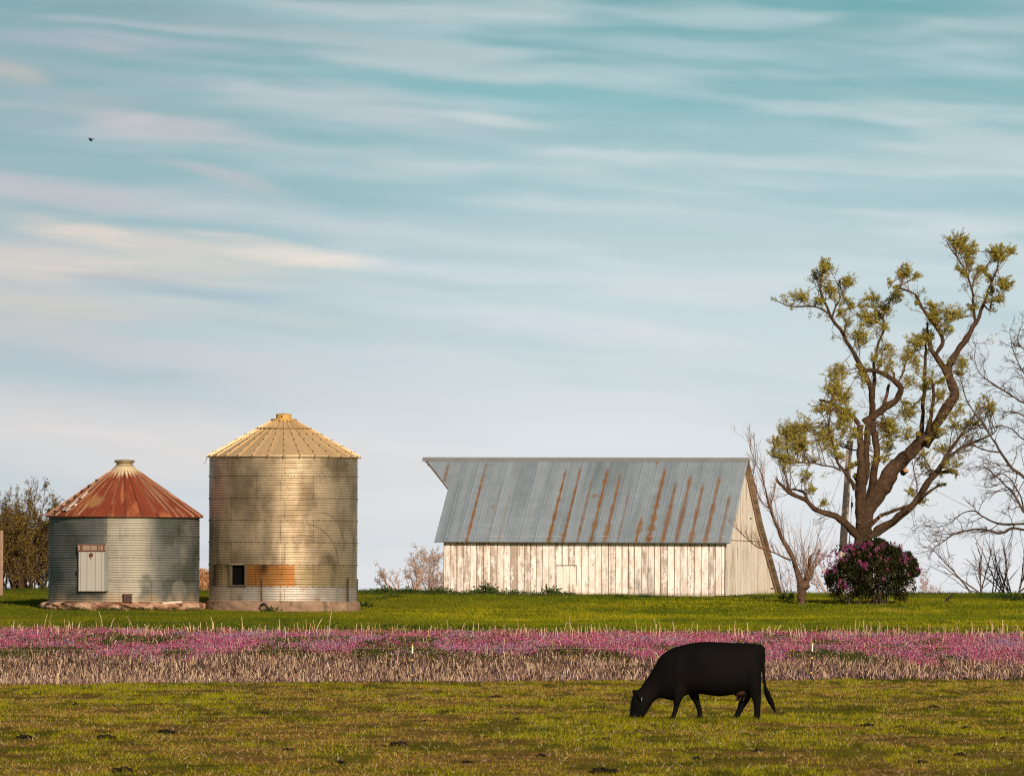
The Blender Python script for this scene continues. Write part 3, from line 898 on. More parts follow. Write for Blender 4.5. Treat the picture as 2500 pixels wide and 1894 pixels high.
    streaks = [(487, .04, .075, 1.0), (300, .05, .07, 1.0), (643, .35, .05, .35), (588, .30, .05, .35), (890, .13, .085, 1.0), (960, .10, .07, 1.0), (1030, .20, .06, .75),
               (1097, .12, .10, .95), (1165, .18, .11, .9), (1228, .35, .05, .6), (1318, .68, .11, .9), (1378, .10, .13, .95), (1448, .28, .12, .85), (1513, .20, .11, .8),
               (1583, .30, .11, .85), (1655, .20, .11, .8), (1725, .42, .09, .6), (1300, -.2, .02, .2), (765, -.1, .015, .25)]
    for i, (z, t0, w, a) in enumerate(streaks):
        xc = ex(z)
        ww = w * .72 * (.55 + .9 * vn(T_ * 26, i * 5.0, 7)) * (.7 + .5 * T_)
        m = np.exp(-(np.abs(X - xc) / ww) ** 3) * sstep(t0 - .03, t0 + .08, T_) * sstep(.02, .35, vn(T_ * (9 if a < .9 else 4), i * 7.7, 17) + (.35 if a > .9 else .18))
        rust = np.maximum(rust, m * a)
    for (z, tt, r) in ((575, .58, .05), (1063, .45, .06), (1330, .05, .05), (950, .92, .05)):
        xc = ex(z + 0) + .0
        rust = np.maximum(rust, np.exp(-((X - xc) / (r * 1.6)) ** 2 - ((T_ - tt) / .012) ** 2) * .9)
    rust = np.clip(rust + .25 * sstep(.6, .75, fbm(X * 12, T_ * 14, 93)) * (rust > .05), 0, 1)
    rc = mixv((.36, .18, .06), (.17, .075, .028), fbm(X * 14, T_ * 20, 103))
    C = mixv(base, rc, rust)
    C = mixv(C, (.50, .54, .55), sstep(.15, .27, X) * .5)
    rb = MB(); rb.grid(P, C)
    # sheet edges along the eave
    rb.add([(-BL - OHL, YE, ZE), (OHR, YE, ZE), (OHR, YE + .01, ZE - .03), (-BL - OHL, YE + .01, ZE - .03)], [(0, 1, 2, 3)], (.16, .17, .17))
    # back slope down to the ground
    byy = np.array([YR, 4.41, 6.24, 8.14, 10.55]); bzz = np.array([ZR, 4.50, 2.87, 1.58, -.05])
    bl = np.array([-BL - OHL - 1.32, -BL - OHL - .2, -BL - OHL, -BL - OHL, -BL - OHL])
    bx = np.stack([bl, np.full(5, OHR)], 0)
    rb.grid(np.stack([bx, np.broadcast_to(byy, (2, 5)), np.broadcast_to(bzz, (2, 5))], -1), (.33, .36, .38))
    roof = rb.build('roof', M_roofmetal, root)
    # timber underside: sheathing boards with gaps
    UB = {0: MB(), 1: MB()}
    for (ys_, zs_, lo, hi) in (((YE, YR), (ZE, ZR), -1, 0),):
        n = 26
        for j in range(n):
            a, b = (j + .06) / n, (j + .94) / n
            for sd_, (xa, xb) in enumerate(((-BL - OHL + .02, -BL + .0), (.045, OHR - .01))):
                ya, yb = YR + (YE - YR) * a, YR + (YE - YR) * b
                za, zb = ZR + (ZE - ZR) * a - .035, ZR + (ZE - ZR) * b - .035
                UB[sd_].add([(xa, ya, za), (xb, ya, za), (xb, yb, zb), (xa, yb, zb)], [(0, 1, 2, 3)], np.array((.26, .18, .12)) * prng.uniform(.7, 1.2))
    L = np.concatenate([[0], np.cumsum(np.hypot(np.diff(byy), np.diff(bzz)))])
    n = 44
    for j in range(n):
        a, b = L[-1] * (j + .10) / n, L[-1] * (j + .90) / n
        for sd_, (xa, xb) in enumerate(((-BL - OHL + .02, -BL + .0), (.045, OHR - .01))):
            A = (np.interp(a, L, byy), np.interp(a, L, bzz) - .05); B = (np.interp(b, L, byy), np.interp(b, L, bzz) - .05)
            c = np.array((.36, .25, .16)) * prng.uniform(.55, 1.25)
            UB[sd_].add([(xa, A[0], A[1]), (xb, A[0], A[1]), (xb, B[0], B[1]), (xa, B[0], B[1]),
                    (xa, A[0], A[1] + .03), (xb, A[0], A[1] + .03), (xb, B[0], B[1] + .03), (xa, B[0], B[1] + .03)], [(0, 1, 2, 3), (1, 5, 6, 2), (0, 4, 5, 1), (3, 2, 6, 7)], c)
    mm = np.linspace(0, L[-1], 40)
    yy, zz = np.interp(mm, L, byy), np.interp(mm, L, bzz) - .012
    UB[1].grid(np.stack([np.stack([np.full(40, xx), yy, zz], -1) for xx in (.04, OHR - .004)], 0), (.035, .022, .014))
    for q in UB.values():
        q.build('sheathing', M_wood, roof)
    # barge rafter behind the gable overhang
    rf = MB()
    rf.grid(np.stack([np.stack([np.full(40, xx), yy, zz - d_], -1) for xx, d_ in ((.055, .05), (.055, .16), (.095, .16), (.095, .05))], 0), (.30, .21, .14))
    rf.build('barge_rafter', M_wood, roof)
    # ridge cap
    rd = MB()
    xa, xb = -BL - OHL - 1.36, OHR + .02
    rd.add([(xa, YR - .16, ZR - .13), (xb, YR - .16, ZR - .13), (xb, YR, ZR + .035), (xa, YR, ZR + .035), (xb, YR + .16, ZR - .13), (xa, YR + .16, ZR - .13)],
           [(0, 1, 2, 3), (3, 2, 4, 5)], (.27, .27, .25))
    rd.build('ridge_cap', M_roofmetal, roof)
    # hay hood: timber edge below the pointed overhang, and its bracket
    hh = MB()
    tip = np.array((-BL - OHL - 1.30, YR, ZR - .03)); jo = np.array((-BL - OHL - .0, YR + (YE - YR) * .36, ZR + (ZE - ZR) * .36 - .04)); jo2 = np.array((-BL - OHL, YR + 1.25, ZR - 1.25))
    hh.tubes(np.array([[tip, jo], [tip, jo2]]), np.full((2, 2), .045), (.11, .075, .05), 4)
    hh.tubes(np.array([[tip + (.05, 0, -.10), tip + (1.6, 0, -.10)]]), np.full((1, 2), .06), (.09, .06, .04), 4)
    hh.box(tuple(tip + (.14, -.05, -.28)), tuple(tip + (.26, .05, -.08)), (.05, .035, .03))
    hh.build('hay_hood_frame', M_wood, roof)
    for j in range(20):                       # rafter tails peeping below the eave
        xx = -BL + .25 + j * (BL - .4) / 19
        r = MB(); r.box((xx - .03, -.14, ZE - .07), (xx + .03, -.035, ZE + .10), (.62, .52, .40)); r.build('rafter_tail', M_wood, roof)
    # small plank door in the front wall
    px = lambda z: (900 + z / 2.011 - 1769) / 60.6
    x0, x1 = px(925), px(1020)
    d = MB()
    w = (x1 - x0) / 3
    for j in range(3):
        xa = x0 + j * w
        X, Z = np.meshgrid(np.linspace(xa + .006, xa + w - .006, 5), np.linspace(.02, 1.08, 30), indexing='ij')
        s = fbm(X * 9 + 7, Z * 1.6 + 9, 3, 4)
        C = mixv((.82, .74, .65), (.40, .29, .20), sstep(.54, .62, s * .6 + .4 * fbm(X * 30, Z * 1.2, 9)))
        d.grid(np.stack([X, np.full_like(X, -.060), Z], -1), C)
    d.box((x0, -.057, .01), (x1, -.036, 1.09), (.18, .13, .09))
    dd = d.build('door', M_paint, root)
    e = MB(); e.box((x0 - .02, -.066, 1.092), (x1 + .02, -.036, 1.115), (.04, .028, .02)); e.box((x1 + .001, -.064, .3), (x1 + .016, -.036, 1.09), (.06, .04, .03))
    e.build('door_trim', M_wood, dd)
barn()

# ------------------------------------------------------------------ branch tools
def Z3(x, y): return 1800 + x / 2.993, 520 + y / 2.993
def Z4(x, y): return 1780 + x / 3.072, 1000 + y / 3.072
def Z9(x, y): return 2150 + x / 2.394, 780 + y / 2.394

def smooth_line(P, R, step=.12):
    """Catmull-Rom through the points"""
    P = np.asarray(P, float); R = np.asarray(R, float)
    Q = np.vstack([2 * P[0] - P[1], P, 2 * P[-1] - P[-2]])
    op, orr = [], []
    for i in range(1, len(Q) - 2):
        m = max(2, int(np.linalg.norm(Q[i + 1] - Q[i]) / step))
        t = np.linspace(0, 1, m, endpoint=False)[:, None]
        a, b, c, d = Q[i - 1], Q[i], Q[i + 1], Q[i + 2]
        op.append(.5 * ((2 * b) + (-a + c) * t + (2 * a - 5 * b + 4 * c - d) * t ** 2 + (-a + 3 * b - 3 * c + d) * t ** 3))
        orr.append(R[i - 1] + (R[i] - R[i - 1]) * t[:, 0])
    op.append(P[-1:]); orr.append(R[-1:])
    return np.vstack(op), np.concatenate(orr)

def limb(mb, conv, pts, Y, d0, d1, c, scale, seg=9, knob=.12, cap=None, wob=.035):
    """limb traced as (x, y, radius); scale = radius units per photo pixel; d0,d1 depth offsets (m)"""
    pts = np.asarray(pts, float)
    s = np.concatenate([[0], np.cumsum(np.hypot(np.diff(pts[:, 0]), np.diff(pts[:, 1])))]); s /= s[-1]
    P, R = [], []
    for (x, y, r), t in zip(pts, s):
        YY = Y + d0 + (d1 - d0) * t
        P.append(at(*conv(x, y), YY)); R.append(max(r / scale * YY / FPX, .006) * (.80 if scale > 2 else 1))
    P, R = smooth_line(P, R)
    n = len(P)
    k = rng.uniform(0, 100)
    P = P + (np.stack([vn(np.arange(n) * .5, k, 1), vn(np.arange(n) * .35, k, 2), vn(np.arange(n) * .35, k, 3)], 1) - .5) * wob * 2 * np.minimum(1, R / .03)[:, None]
    th = np.arange(seg) / seg * 2 * PI
    Rr = R * (1 + (vn(np.arange(n) * .8, k + 3, 4) - .5) * knob * 2)
    T = np.gradient(P, axis=0); T /= np.linalg.norm(T, axis=1, keepdims=True)
    A = np.cross(T, (0, 1.0, 0)); A /= np.linalg.norm(A, axis=1, keepdims=True) + 1e-9
    B = np.cross(T, A)
    rad = Rr[:, None] * (1 + (vn(th[None] * 1.9 + k, np.arange(n)[:, None] * .35, 6) - .5) * .30 + (vn(th[None] * 5 + k, np.arange(n)[:, None] * .9, 9) - .5) * .14)
    V = P[:, None] + rad[..., None] * (A[:, None] * np.cos(th)[:, None] + B[:, None] * np.sin(th)[:, None])
    I = np.arange(n * seg).reshape(n, seg); J = np.roll(I, -1, 1)
    f = np.stack([I[:-1], J[:-1], J[1:], I[1:]], -1).reshape(-1, 4)
    tone = .55 + .9 * fbm(np.arange(n)[:, None] * .22 + k, th[None] * .9, 8, 3)
    C = np.asarray(c)[None, None] * tone[..., None]
    mb.add(V.reshape(-1, 3), f, C.reshape(-1, 3))
    mb.add(V[-1], [tuple(range(seg))[::-1]], c if cap is None else cap)
    return P, R

def grow(S, D, L, R, k=6, wob=.25, up=(0, 0, 0), taper=.35):
    """n twigs at once -> polylines (n,k,3), radii (n,k)"""
    n = len(S)
    D = D / (np.linalg.norm(D, axis=1, keepdims=True) + 1e-9)
    P = [S]
    for i in range(k - 1):
        D = D + rng.normal(size=(n, 3)) * wob + np.asarray(up)
        D = D / (np.linalg.norm(D, axis=1, keepdims=True) + 1e-9)
        P.append(P[-1] + D * (L / (k - 1))[:, None])
    P = np.stack(P, 1)
    return P, R[:, None] * np.linspace(1, taper, k)[None]

def children(P, R, m, lo=.25, hi=1.0, spread=.7, ratio=(.4, .7), rr=.6, Lp=None, rmin=.004):
    n, k = P.shape[:2]
    idx = np.repeat(np.arange(n), m)
    t = rng.uniform(lo, hi, len(idx)) * (k - 1)
    i = np.minimum(t.astype(int), k - 2); f = (t - i)[:, None]
    S = P[idx, i] * (1 - f) + P[idx, i + 1] * f
    T = P[idx, i + 1] - P[idx, i]; T /= np.linalg.norm(T, axis=1, keepdims=True) + 1e-9
    D = T + rng.normal(size=T.shape) * spread
    L0 = np.linalg.norm(np.diff(P, axis=1), axis=2).sum(1)[idx]
    L = L0 * rng.uniform(*ratio, len(idx)) * (1.15 - .5 * t / (k - 1))
    return S, D, L, np.maximum(R[idx, i] * rr, rmin)

def twig_tree(mb, P, R, levels, c, m=(4, 4, 4), spread=.6, ratio=(.4, .7), wob=.2, up=(0, 0, 0), rmin=.004, seg=4, rr=.6, lo=.25):
    """branch recursively out of polylines; returns the last levels' polylines"""
    out = []
    for lv in range(levels):
        S, D, L, RR = children(P, R, m[lv], lo=lo, spread=spread, ratio=ratio, rmin=rmin, rr=rr)
        P, R = grow(S, D, L, RR, k=6, wob=wob, up=up)
        cc = np.asarray(c) * rng.uniform(.75, 1.25, (len(P), 1))
        mb.tubes(P, R, cc, seg if lv < levels - 1 else 3)
        out.append((P, R))
    return out

def resample(P, R, k=12):
    s = np.concatenate([[0], np.cumsum(np.linalg.norm(np.diff(P, axis=0), axis=1))])
    q = np.linspace(0, s[-1], k)
    return np.stack([np.interp(q, s, P[:, j]) for j in range(3)], 1)[None], np.interp(q, s, R)[None]

# ------------------------------------------------------------------ the big pruned tree
def big_tree():
    Y = 334.0
    root = empty('tree', at(*Z4(1000, 1440), Y), 'tall heavily pruned tree with thick dark limbs and wispy yellow-green new leaves behind the lilac', 'tree', world=True)
    bark = (.070, .043, .027)
    L3, L4 = 2.993, 3.072
    tb = MB(); bb = MB(); skel = []
    def T(mb_, z, pts, d0=0.0, d1=0.0, cap=None, c=bark, **k):
        conv, sc = (Z3, L3) if z == 3 else (Z4, L4)
        P, R = limb(mb_, conv, pts, Y, d0, d1, c, sc, cap=cap, **k)
        skel.append((P, R))
    cut = (.42, .23, .11)
    T(tb, 4, [(1000, 1470, 100), (1000, 1200, 88), (1000, 1010, 80), (1003, 940, 76), (1012, 860, 74), (1020, 790, 72), (1045, 700, 66)], seg=18)
    T(tb, 4, [(990, 860, 60), (985, 760, 55), (982, 650, 53), (985, 540, 48), (992, 440, 40), (988, 330, 36), (983, 220, 33), (979, 115, 27)], -.15, -.5, cut, seg=14)
    T(tb, 4, [(1020, 800, 70), (1070, 690, 82), (1150, 570, 80), (1230, 450, 72), (1340, 340, 62), (1440, 250, 54), (1490, 195, 46)], 0, .2, seg=16)
    trunk = tb.build('trunk', M_bark, root, smooth=True)
    T(bb, 4, [(1010, 560, 36), (1028, 420, 38), (1032, 300, 34), (1035, 180, 33), (1050, 70, 31)], .2, .4)
    T(bb, 3, [(935, 1540, 40), (1000, 1472, 36), (1100, 1410, 31), (1168, 1350, 29), (1192, 1275, 26), (1140, 1215, 24), (1050, 1168, 20), (990, 1148, 18), (925, 1146, 17)], .4, -.2)
    T(bb, 3, [(985, 1600, 30), (985, 1480, 31), (985, 1380, 30), (975, 1280, 27), (945, 1195, 25), (905, 1120, 22), (860, 1040, 20), (800, 940, 18), (750, 850, 16), (690, 770, 15), (650, 680, 12), (612, 580, 10), (618, 470, 8), (640, 370, 5)], .5, -.9)
    T(bb, 3, [(935, 1150, 14), (900, 1135, 12), (862, 1105, 11)], 0, -.3, cut)
    T(bb, 3, [(690, 770, 10), (640, 712, 9), (570, 690, 8), (480, 680, 7), (380, 680, 6), (310, 655, 4), (262, 635, 2)], -.8, -1.5)
    T(bb, 3, [(690, 765, 9), (722, 690, 8), (748, 620, 6), (740, 545, 5), (755, 480, 3)], -.8, -.2)
    T(bb, 3, [(780, 890, 9), (790, 800, 7), (772, 740, 5), (820, 680, 3)], -.5, .1)
    T(bb, 3, [(985, 1400, 22), (1000, 1280, 18), (1000, 1180, 16), (992, 1100, 14), (1003, 1050, 13), (1040, 930, 12), (1075, 830, 10), (1070, 750, 9), (1110, 680, 7), (1130, 595, 4)], .6, .9)
    T(bb, 3, [(1070, 752, 7), (1020, 710, 6), (950, 682, 4), (885, 668, 2)], .8, .3)
    T(bb, 3, [(890, 1535, 24), (805, 1455, 21), (720, 1402, 17), (660, 1375, 14), (598, 1362, 13)], 0, -1.2, cut)
    T(bb, 3, [(1065, 1440, 20), (1085, 1340, 17), (1110, 1255, 14)], .3, .8, cut)
    T(bb, 3, [(1150, 1225, 9), (1148, 1180, 9), (1145, 1165, 8)], .1, .1)
    T(bb, 3, [(1030, 1150, 10), (1035, 1110, 9), (1040, 1085, 8)], .1, .1)
    T(bb, 3, [(1180, 1230, 8), (1225, 1150, 7), (1240, 1080, 6), (1290, 1020, 4), (1310, 960, 3)], .1, .9)
    T(bb, 3, [(1360, 1700, 52), (1400, 1640, 50), (1445, 1560, 47), (1505, 1460, 47), (1562, 1380, 45), (1585, 1300, 42), (1555, 1215, 37), (1545, 1150, 32), (1575, 1065, 29), (1640, 965, 28), (1700, 870, 24), (1742, 795, 20), (1782, 715, 16), (1812, 640, 12), (1842, 550, 10), (1872, 470, 9), (1900, 400, 7), (1915, 290, 4)], .2, .4, seg=14)
    T(bb, 3, [(1735, 800, 14), (1730, 700, 12), (1722, 600, 10), (1714, 540, 10), (1690, 470, 8), (1650, 390, 8), (1610, 330, 7), (1560, 262, 5), (1530, 205, 3)], .3, -.5)
    T(bb, 3, [(1714, 540, 8), (1742, 455, 6), (1800, 412, 4), (1840, 400, 2)], .1, .5)
    T(bb, 3, [(1692, 475, 6), (1692, 410, 5), (1670, 345, 3), (1680, 280, 2)], -.2, .3)
    T(bb, 3, [(1690, 480, 5), (1640, 440, 4), (1605, 395, 3)], -.2, -.6)
    T(bb, 3, [(1808, 680, 9), (1842, 712, 8), (1862, 640, 7), (1925, 592, 4), (1975, 540, 2)], .3, -.4)
    T(bb, 3, [(1856, 520, 7), (1832, 465, 5), (1800, 430, 4)], .3, .7)
    T(bb, 3, [(1550, 1200, 34), (1505, 1125, 29), (1450, 1045, 26), (1410, 1000, 22), (1400, 900, 12), (1388, 800, 5)], .2, .9)
    T(bb, 3, [(1445, 1040, 20), (1492, 978, 20), (1492, 905, 18), (1452, 828, 17), (1402, 752, 15), (1350, 680, 13), (1310, 608, 11), (1288, 592, 8), (1230, 570, 8), (1188, 553, 10)], .4, -.6)
    T(bb, 3, [(1190, 556, 7), (1135, 548, 4), (1095, 500, 2)], -.6, -.8)
    T(bb, 3, [(1195, 548, 6), (1210, 480, 4), (1250, 400, 2)], -.6, -.3)
    T(bb, 3, [(1310, 650, 9), (1303, 660, 9)], -.3, -.5)
    T(bb, 3, [(1490, 905, 12), (1470, 820, 9), (1450, 755, 5)], .3, -.2)
    T(bb, 3, [(1345, 1640, 24), (1353, 1480, 19), (1365, 1300, 17), (1370, 1150, 16), (1376, 1030, 14), (1382, 940, 7)], .5, 1.0)
    T(bb, 3, [(1385, 1600, 22), (1420, 1450, 17), (1432, 1350, 14), (1425, 1210, 12)], .0, -.7, cut)
    T(bb, 3, [(1425, 1250, 7), (1470, 1232, 5), (1515, 1205, 2)], -.5, -.9)
    T(bb, 4, [(1060, 640, 40), (1080, 520, 38), (1100, 400, 35), (1112, 320, 33), (1098, 220, 30), (1072, 110, 27), (1068, 20, 26)], .5, .6)
    T(bb, 4, [(1050, 960, 30), (1110, 915, 38), (1180, 870, 38), (1290, 790, 35), (1380, 712, 32), (1432, 645, 32), (1480, 560, 30), (1540, 488, 28), (1602, 400, 25), (1660, 300, 20), (1720, 220, 14), (1775, 160, 7)], -.2, -1.4)
    T(bb, 4, [(1600, 400, 15), (1680, 322, 14), (1780, 270, 12), (1860, 230, 9), (1960, 192, 7), (2010, 150, 4)], -1.0, -2.2)
    T(bb, 4, [(1560, 478, 16), (1625, 465, 15), (1690, 475, 14), (1708, 492, 13)], -.9, -1.3)
    T(bb, 4, [(1435, 665, 14), (1500, 610, 12), (1560, 575, 10), (1610, 568, 8)], -.7, -.2)
    T(bb, 4, [(1412, 620, 6), (1392, 480, 5), (1370, 370, 3)], -.7, -.3)
    T(bb, 4, [(1530, 480, 6), (1490, 400, 4), (1440, 330, 2)], -.9, -.6)
    T(bb, 4, [(1040, 890, 22), (1110, 815, 20), (1210, 765, 17), (1300, 735, 16), (1378, 708, 15)], .0, -.7)
    T(bb, 4, [(965, 960, 30), (925, 905, 36), (870, 850, 33), (810, 805, 32), (740, 780, 28), (670, 758, 25), (600, 700, 22), (520, 650, 18), (440, 618, 18), (400, 570, 16), (345, 515, 14)], -.2, -1.5, bark)
    T(bb, 4, [(602, 690, 13), (560, 620, 12), (500, 600, 10), (445, 602, 9)], -1.0, -.5)
    T(bb, 4, [(950, 600, 22), (905, 525, 17), (850, 450, 15), (810, 370, 12), (780, 270, 11), (755, 170, 10), (750, 80, 7), (772, 0, 4)], -.4, -1.3)
    T(bb, 4, [(842, 455, 10), (790, 430, 9), (700, 415, 8), (600, 400, 7), (520, 400, 5), (440, 410, 3)], -.7, -1.5)
    T(bb, 4, [(870, 455, 15), (920, 425, 15), (975, 400, 15)], -.5, 0)
    T(bb, 4, [(960, 305, 8), (880, 285, 7), (790, 262, 4)], 0, .9)
    for (x, y, r, dx, dy, dd) in ((945, 500, 27, -22, -18, -.32), (1415, 190, 22, -6, -22, -.45), (1488, 228, 20, 6, -8, -.55), (1325, 455, 26, 22, -24, -.5), (1450, 655, 12, 12, 0, -.6), (1135, 800, 11, 10, -4, -.4)):
        T(bb, 4, [(x - dx, y - dy, r), (x, y, r * .97), (x + dx * .3, y + dy * .3, r * .93)], -.1, dd, cut, seg=12)
    bb.build('limbs', M_bark, trunk, smooth=True)
    # leafy sprays: centres traced from the tree, (x, y, rx, ry, density)
    blobs3 = [(620, 390, 85, 75, 1.2), (540, 455, 60, 50, .9), (800, 505, 85, 65, 1.2), (640, 540, 80, 60, .7), (430, 625, 110, 42, 1.1), (570, 640, 60, 30, .8), (690, 600, 60, 70, .7), (800, 670, 60, 45, .8),
              (740, 740, 35, 40, .5), (960, 610, 80, 45, 1), (1150, 600, 70, 60, 1.1), (1070, 690, 60, 40, .9), (1210, 420, 80, 85, 1.1), (1310, 470, 55, 25, .8), (1590, 200, 115, 85, 1.6), (1690, 260, 80, 75, 1.4), (1690, 350, 60, 35, .7),
              (1890, 285, 100, 90, 1.7), (1990, 270, 60, 50, 1.2), (1940, 530, 105, 60, 1.3), (1840, 570, 45, 50, .8), (1890, 645, 65, 35, 1.0), (1695, 690, 45, 70, .7), (1770, 405, 50, 18, .6),
              (930, 790, 115, 70, 1.4), (900, 900, 90, 90, 1.2), (1060, 850, 40, 60, .6), (1000, 760, 60, 40, 1.0), (1440, 690, 90, 60, 1.2), (1550, 740, 110, 90, 1.1), (1400, 760, 60, 80, .8), (1520, 850, 70, 50, .6),
              (1290, 940, 110, 70, 1.1), (1220, 1030, 80, 80, .8), (1380, 890, 60, 60, 1.0), (1640, 1090, 75, 75, .9), (1640, 1180, 50, 50, .5), (1080, 1000, 100, 80, .6), (980, 1060, 60, 60, .5), (700, 1180, 115, 80, 1.2), (680, 1280, 125, 80, 1.3),
              (790, 1340, 90, 80, .9), (600, 1440, 130, 70, .8), (440, 1540, 140, 80, .9), (320, 1590, 100, 60, 1.0), (780, 1480, 130, 100, .9), (880, 1220, 70, 80, .5), (1090, 1110, 80, 80, .6), (1240, 1460, 110, 110, .9), (1130, 1590, 120, 90, .9),
              (1250, 1240, 90, 40, .7), (1470, 1330, 70, 60, 1.0), (1350, 1250, 50, 120, .6), (1600, 1450, 90, 80, .5), (1780, 1370, 80, 90, 1.0), (1700, 1540, 120, 80, .7), (1300, 1100, 60, 90, .5), (1850, 1400, 40, 40, 1.0)]
    blobs4 = [(430, 160, 120, 90, 1.3), (340, 250, 100, 80, 1.2), (480, 260, 140, 80, 1.1), (410, 360, 90, 60, 1.0), (700, 190, 130, 110, 1.2), (560, 480, 90, 70, .6), (600, 590, 60, 60, .5), (850, 140, 80, 100, 1.0), (300, 330, 60, 50, .6),
              (1180, 130, 100, 100, 1.1), (1200, 260, 90, 80, 1.0), (1170, 370, 50, 60, .6), (1450, 330, 80, 40, .7), (1570, 300, 90, 60, .7), (1440, 420, 60, 50, .3), (1340, 620, 45, 45, .8), (1560, 180, 90, 90, .8), (1660, 110, 100, 80, .7), (1300, 180, 60, 90, .7),
              (950, 200, 50, 110, .6), (690, 700, 50, 30, .4), (1430, 700, 50, 25, .3), (760, 300, 100, 70, .6), (840, 350, 60, 60, .4), (1480, 480, 50, 50, .3), (1700, 420, 50, 30, .2), (1620, 400, 60, 90, .3)]
    allP = np.vstack([p for p, r in skel]); allR = np.concatenate([r for p, r in skel])
    tw, lf = MB(), MB()
    leafcols = np.array([(.50, .42, .05), (.40, .36, .045), (.26, .26, .035), (.56, .42, .12), (.17, .18, .025)])
    for z, bl in ((3, blobs3), (4, blobs4)):
        conv, sc = (Z3, L3) if z == 3 else (Z4, L4)
        for (x, y, rx, ry, den) in bl:
            px, py = conv(x, y)
            c2 = at(px, py, Y)
            # nearest limb in the picture plane gives the depth
            d = np.hypot(allP[:, 0] - c2[0], allP[:, 2] - c2[2]) + allR * 1.5
            j = int(np.argmin(d))
            ctr = at(px, py, allP[j, 1] + rng.uniform(-.5, .5))
            mpx = Y / FPX / sc
            rad = np.array([rx * mpx, .5 * (rx + ry) * mpx, ry * mpx])
            near = np.argsort(np.linalg.norm(allP - ctr, axis=1) + allR * 1.5)[:24]
            m = max(3, int(4 * den + rx * ry / 3000))
            st = allP[rng.choice(near, m)]
            u = rng.normal(size=(m, 3)); u /= np.linalg.norm(u, axis=1, keepdims=True)
            tgt = ctr + u * rad * rng.uniform(.2, .7, (m, 1))
            q = np.linspace(0, 1, 7)[None, :, None]
            mid = (st + tgt) / 2 + rng.normal(size=(m, 3)) * .10 + np.array([0, 0, -.06])
            P = (1 - q) ** 2 * st[:, None] + 2 * q * (1 - q) * mid[:, None] + q * q * tgt[:, None]
            R = np.linspace(.017, .008, 7)[None] * np.ones((m, 1))
            tw.tubes(P, R, (.12, .075, .045), 4)
            # twigs
            area = rx * ry / 10000
            nt = int(44 * den * area) + 10
            S, D, L, RR = children(P, R, max(1, nt // m + 1), lo=.35, spread=.5, ratio=(.2, .4), rmin=.005)
            u = rng.normal(size=(len(S), 3)); u /= np.linalg.norm(u, axis=1, keepdims=True)
            tg = ctr + u * rad * (rng.uniform(.25, 1.0, (len(S), 1)) ** .6)
            D = (tg - S) + np.array([.10, 0, .06])
            L = np.minimum(np.linalg.norm(tg - S, axis=1), .8)
            P2, R2 = grow(S, D, L, RR, k=6, wob=.16, up=(.05, 0, .02))
            tw.tubes(P2, R2, (.17, .10, .05), 3)
            # leaves along the outer part of the twigs, trailing with the wind (to the right)
            per = int(20 + 9 * den)
            idx = np.repeat(np.arange(len(P2)), per)
            t = rng.uniform(1.5, 5, len(idx)); i = np.minimum(t.astype(int), 4); f = (t - i)[:, None]
            PP = P2[idx, i] * (1 - f) + P2[idx, i + 1] * f + rng.normal(size=(len(idx), 3)) * .03
            clump = hsh(idx, idx * 0 + int(abs(x)), 3)
            ci = np.clip((clump * 3.2 + rng.uniform(0, 1.8, len(idx))).astype(int), 0, 4)
            ci = np.where(rng.uniform(size=len(ci)) < .12, 3, ci)
            cols = leafcols[ci] * rng.uniform(.7, 1.25, (len(idx), 1))
            lf.leaves(PP, rng.uniform(.045, .095, len(idx)), rng.uniform(.02, .04, len(idx)), cols, dirs=np.tile((.75, 0, .35), (len(idx), 1)) * 1.2)
    # fine bare twigs all through the crown
    Ps, Rs = zip(*[resample(p, r, 14) for p, r in skel[3:] if r.mean() < .16])
    Pa, Ra = np.concatenate(Ps), np.minimum(np.concatenate(Rs), .03)
    S, D, L, RR = children(Pa, Ra, 16, lo=.1, spread=.8, ratio=(.10, .30), rr=.45)
    P1, R1 = grow(S, D, np.minimum(L, 1.3), np.clip(RR, .007, .014), k=7, wob=.2, up=(.02, 0, .05))
    tw.tubes(P1, R1, (.13, .08, .05), 3)
    fz = twig_tree(tw, P1, R1, 2, (.20, .125, .075), m=(4, 3), spread=.55, ratio=(.3, .6), wob=.2, up=(.03, 0, .03), rmin=.0045)
    Pf = fz[-1][0]; Pf = Pf[Pf[:, 0, 2] > at(*Z4(0, 560), Y)[2]]
    sel = np.repeat(np.where(vn(Pf[:, 0, 0] * 1.3, Pf[:, 0, 2] * 1.3, 12) > .38)[0], 5)
    PP = Pf[sel, rng.integers(2, 6, len(sel))] + rng.normal(size=(len(sel), 3)) * .03
    lf.leaves(PP, rng.uniform(.035, .075, len(sel)), rng.uniform(.015, .03, len(sel)), leafcols[rng.integers(0, 5, len(sel))] * rng.uniform(.7, 1.2, (len(sel), 1)), dirs=np.tile((.9, 0, .4), (len(sel), 1)))
    tw.build('twigs', M_twig, root)
    lf.build('crown', M_leaf, root)
big_tree()

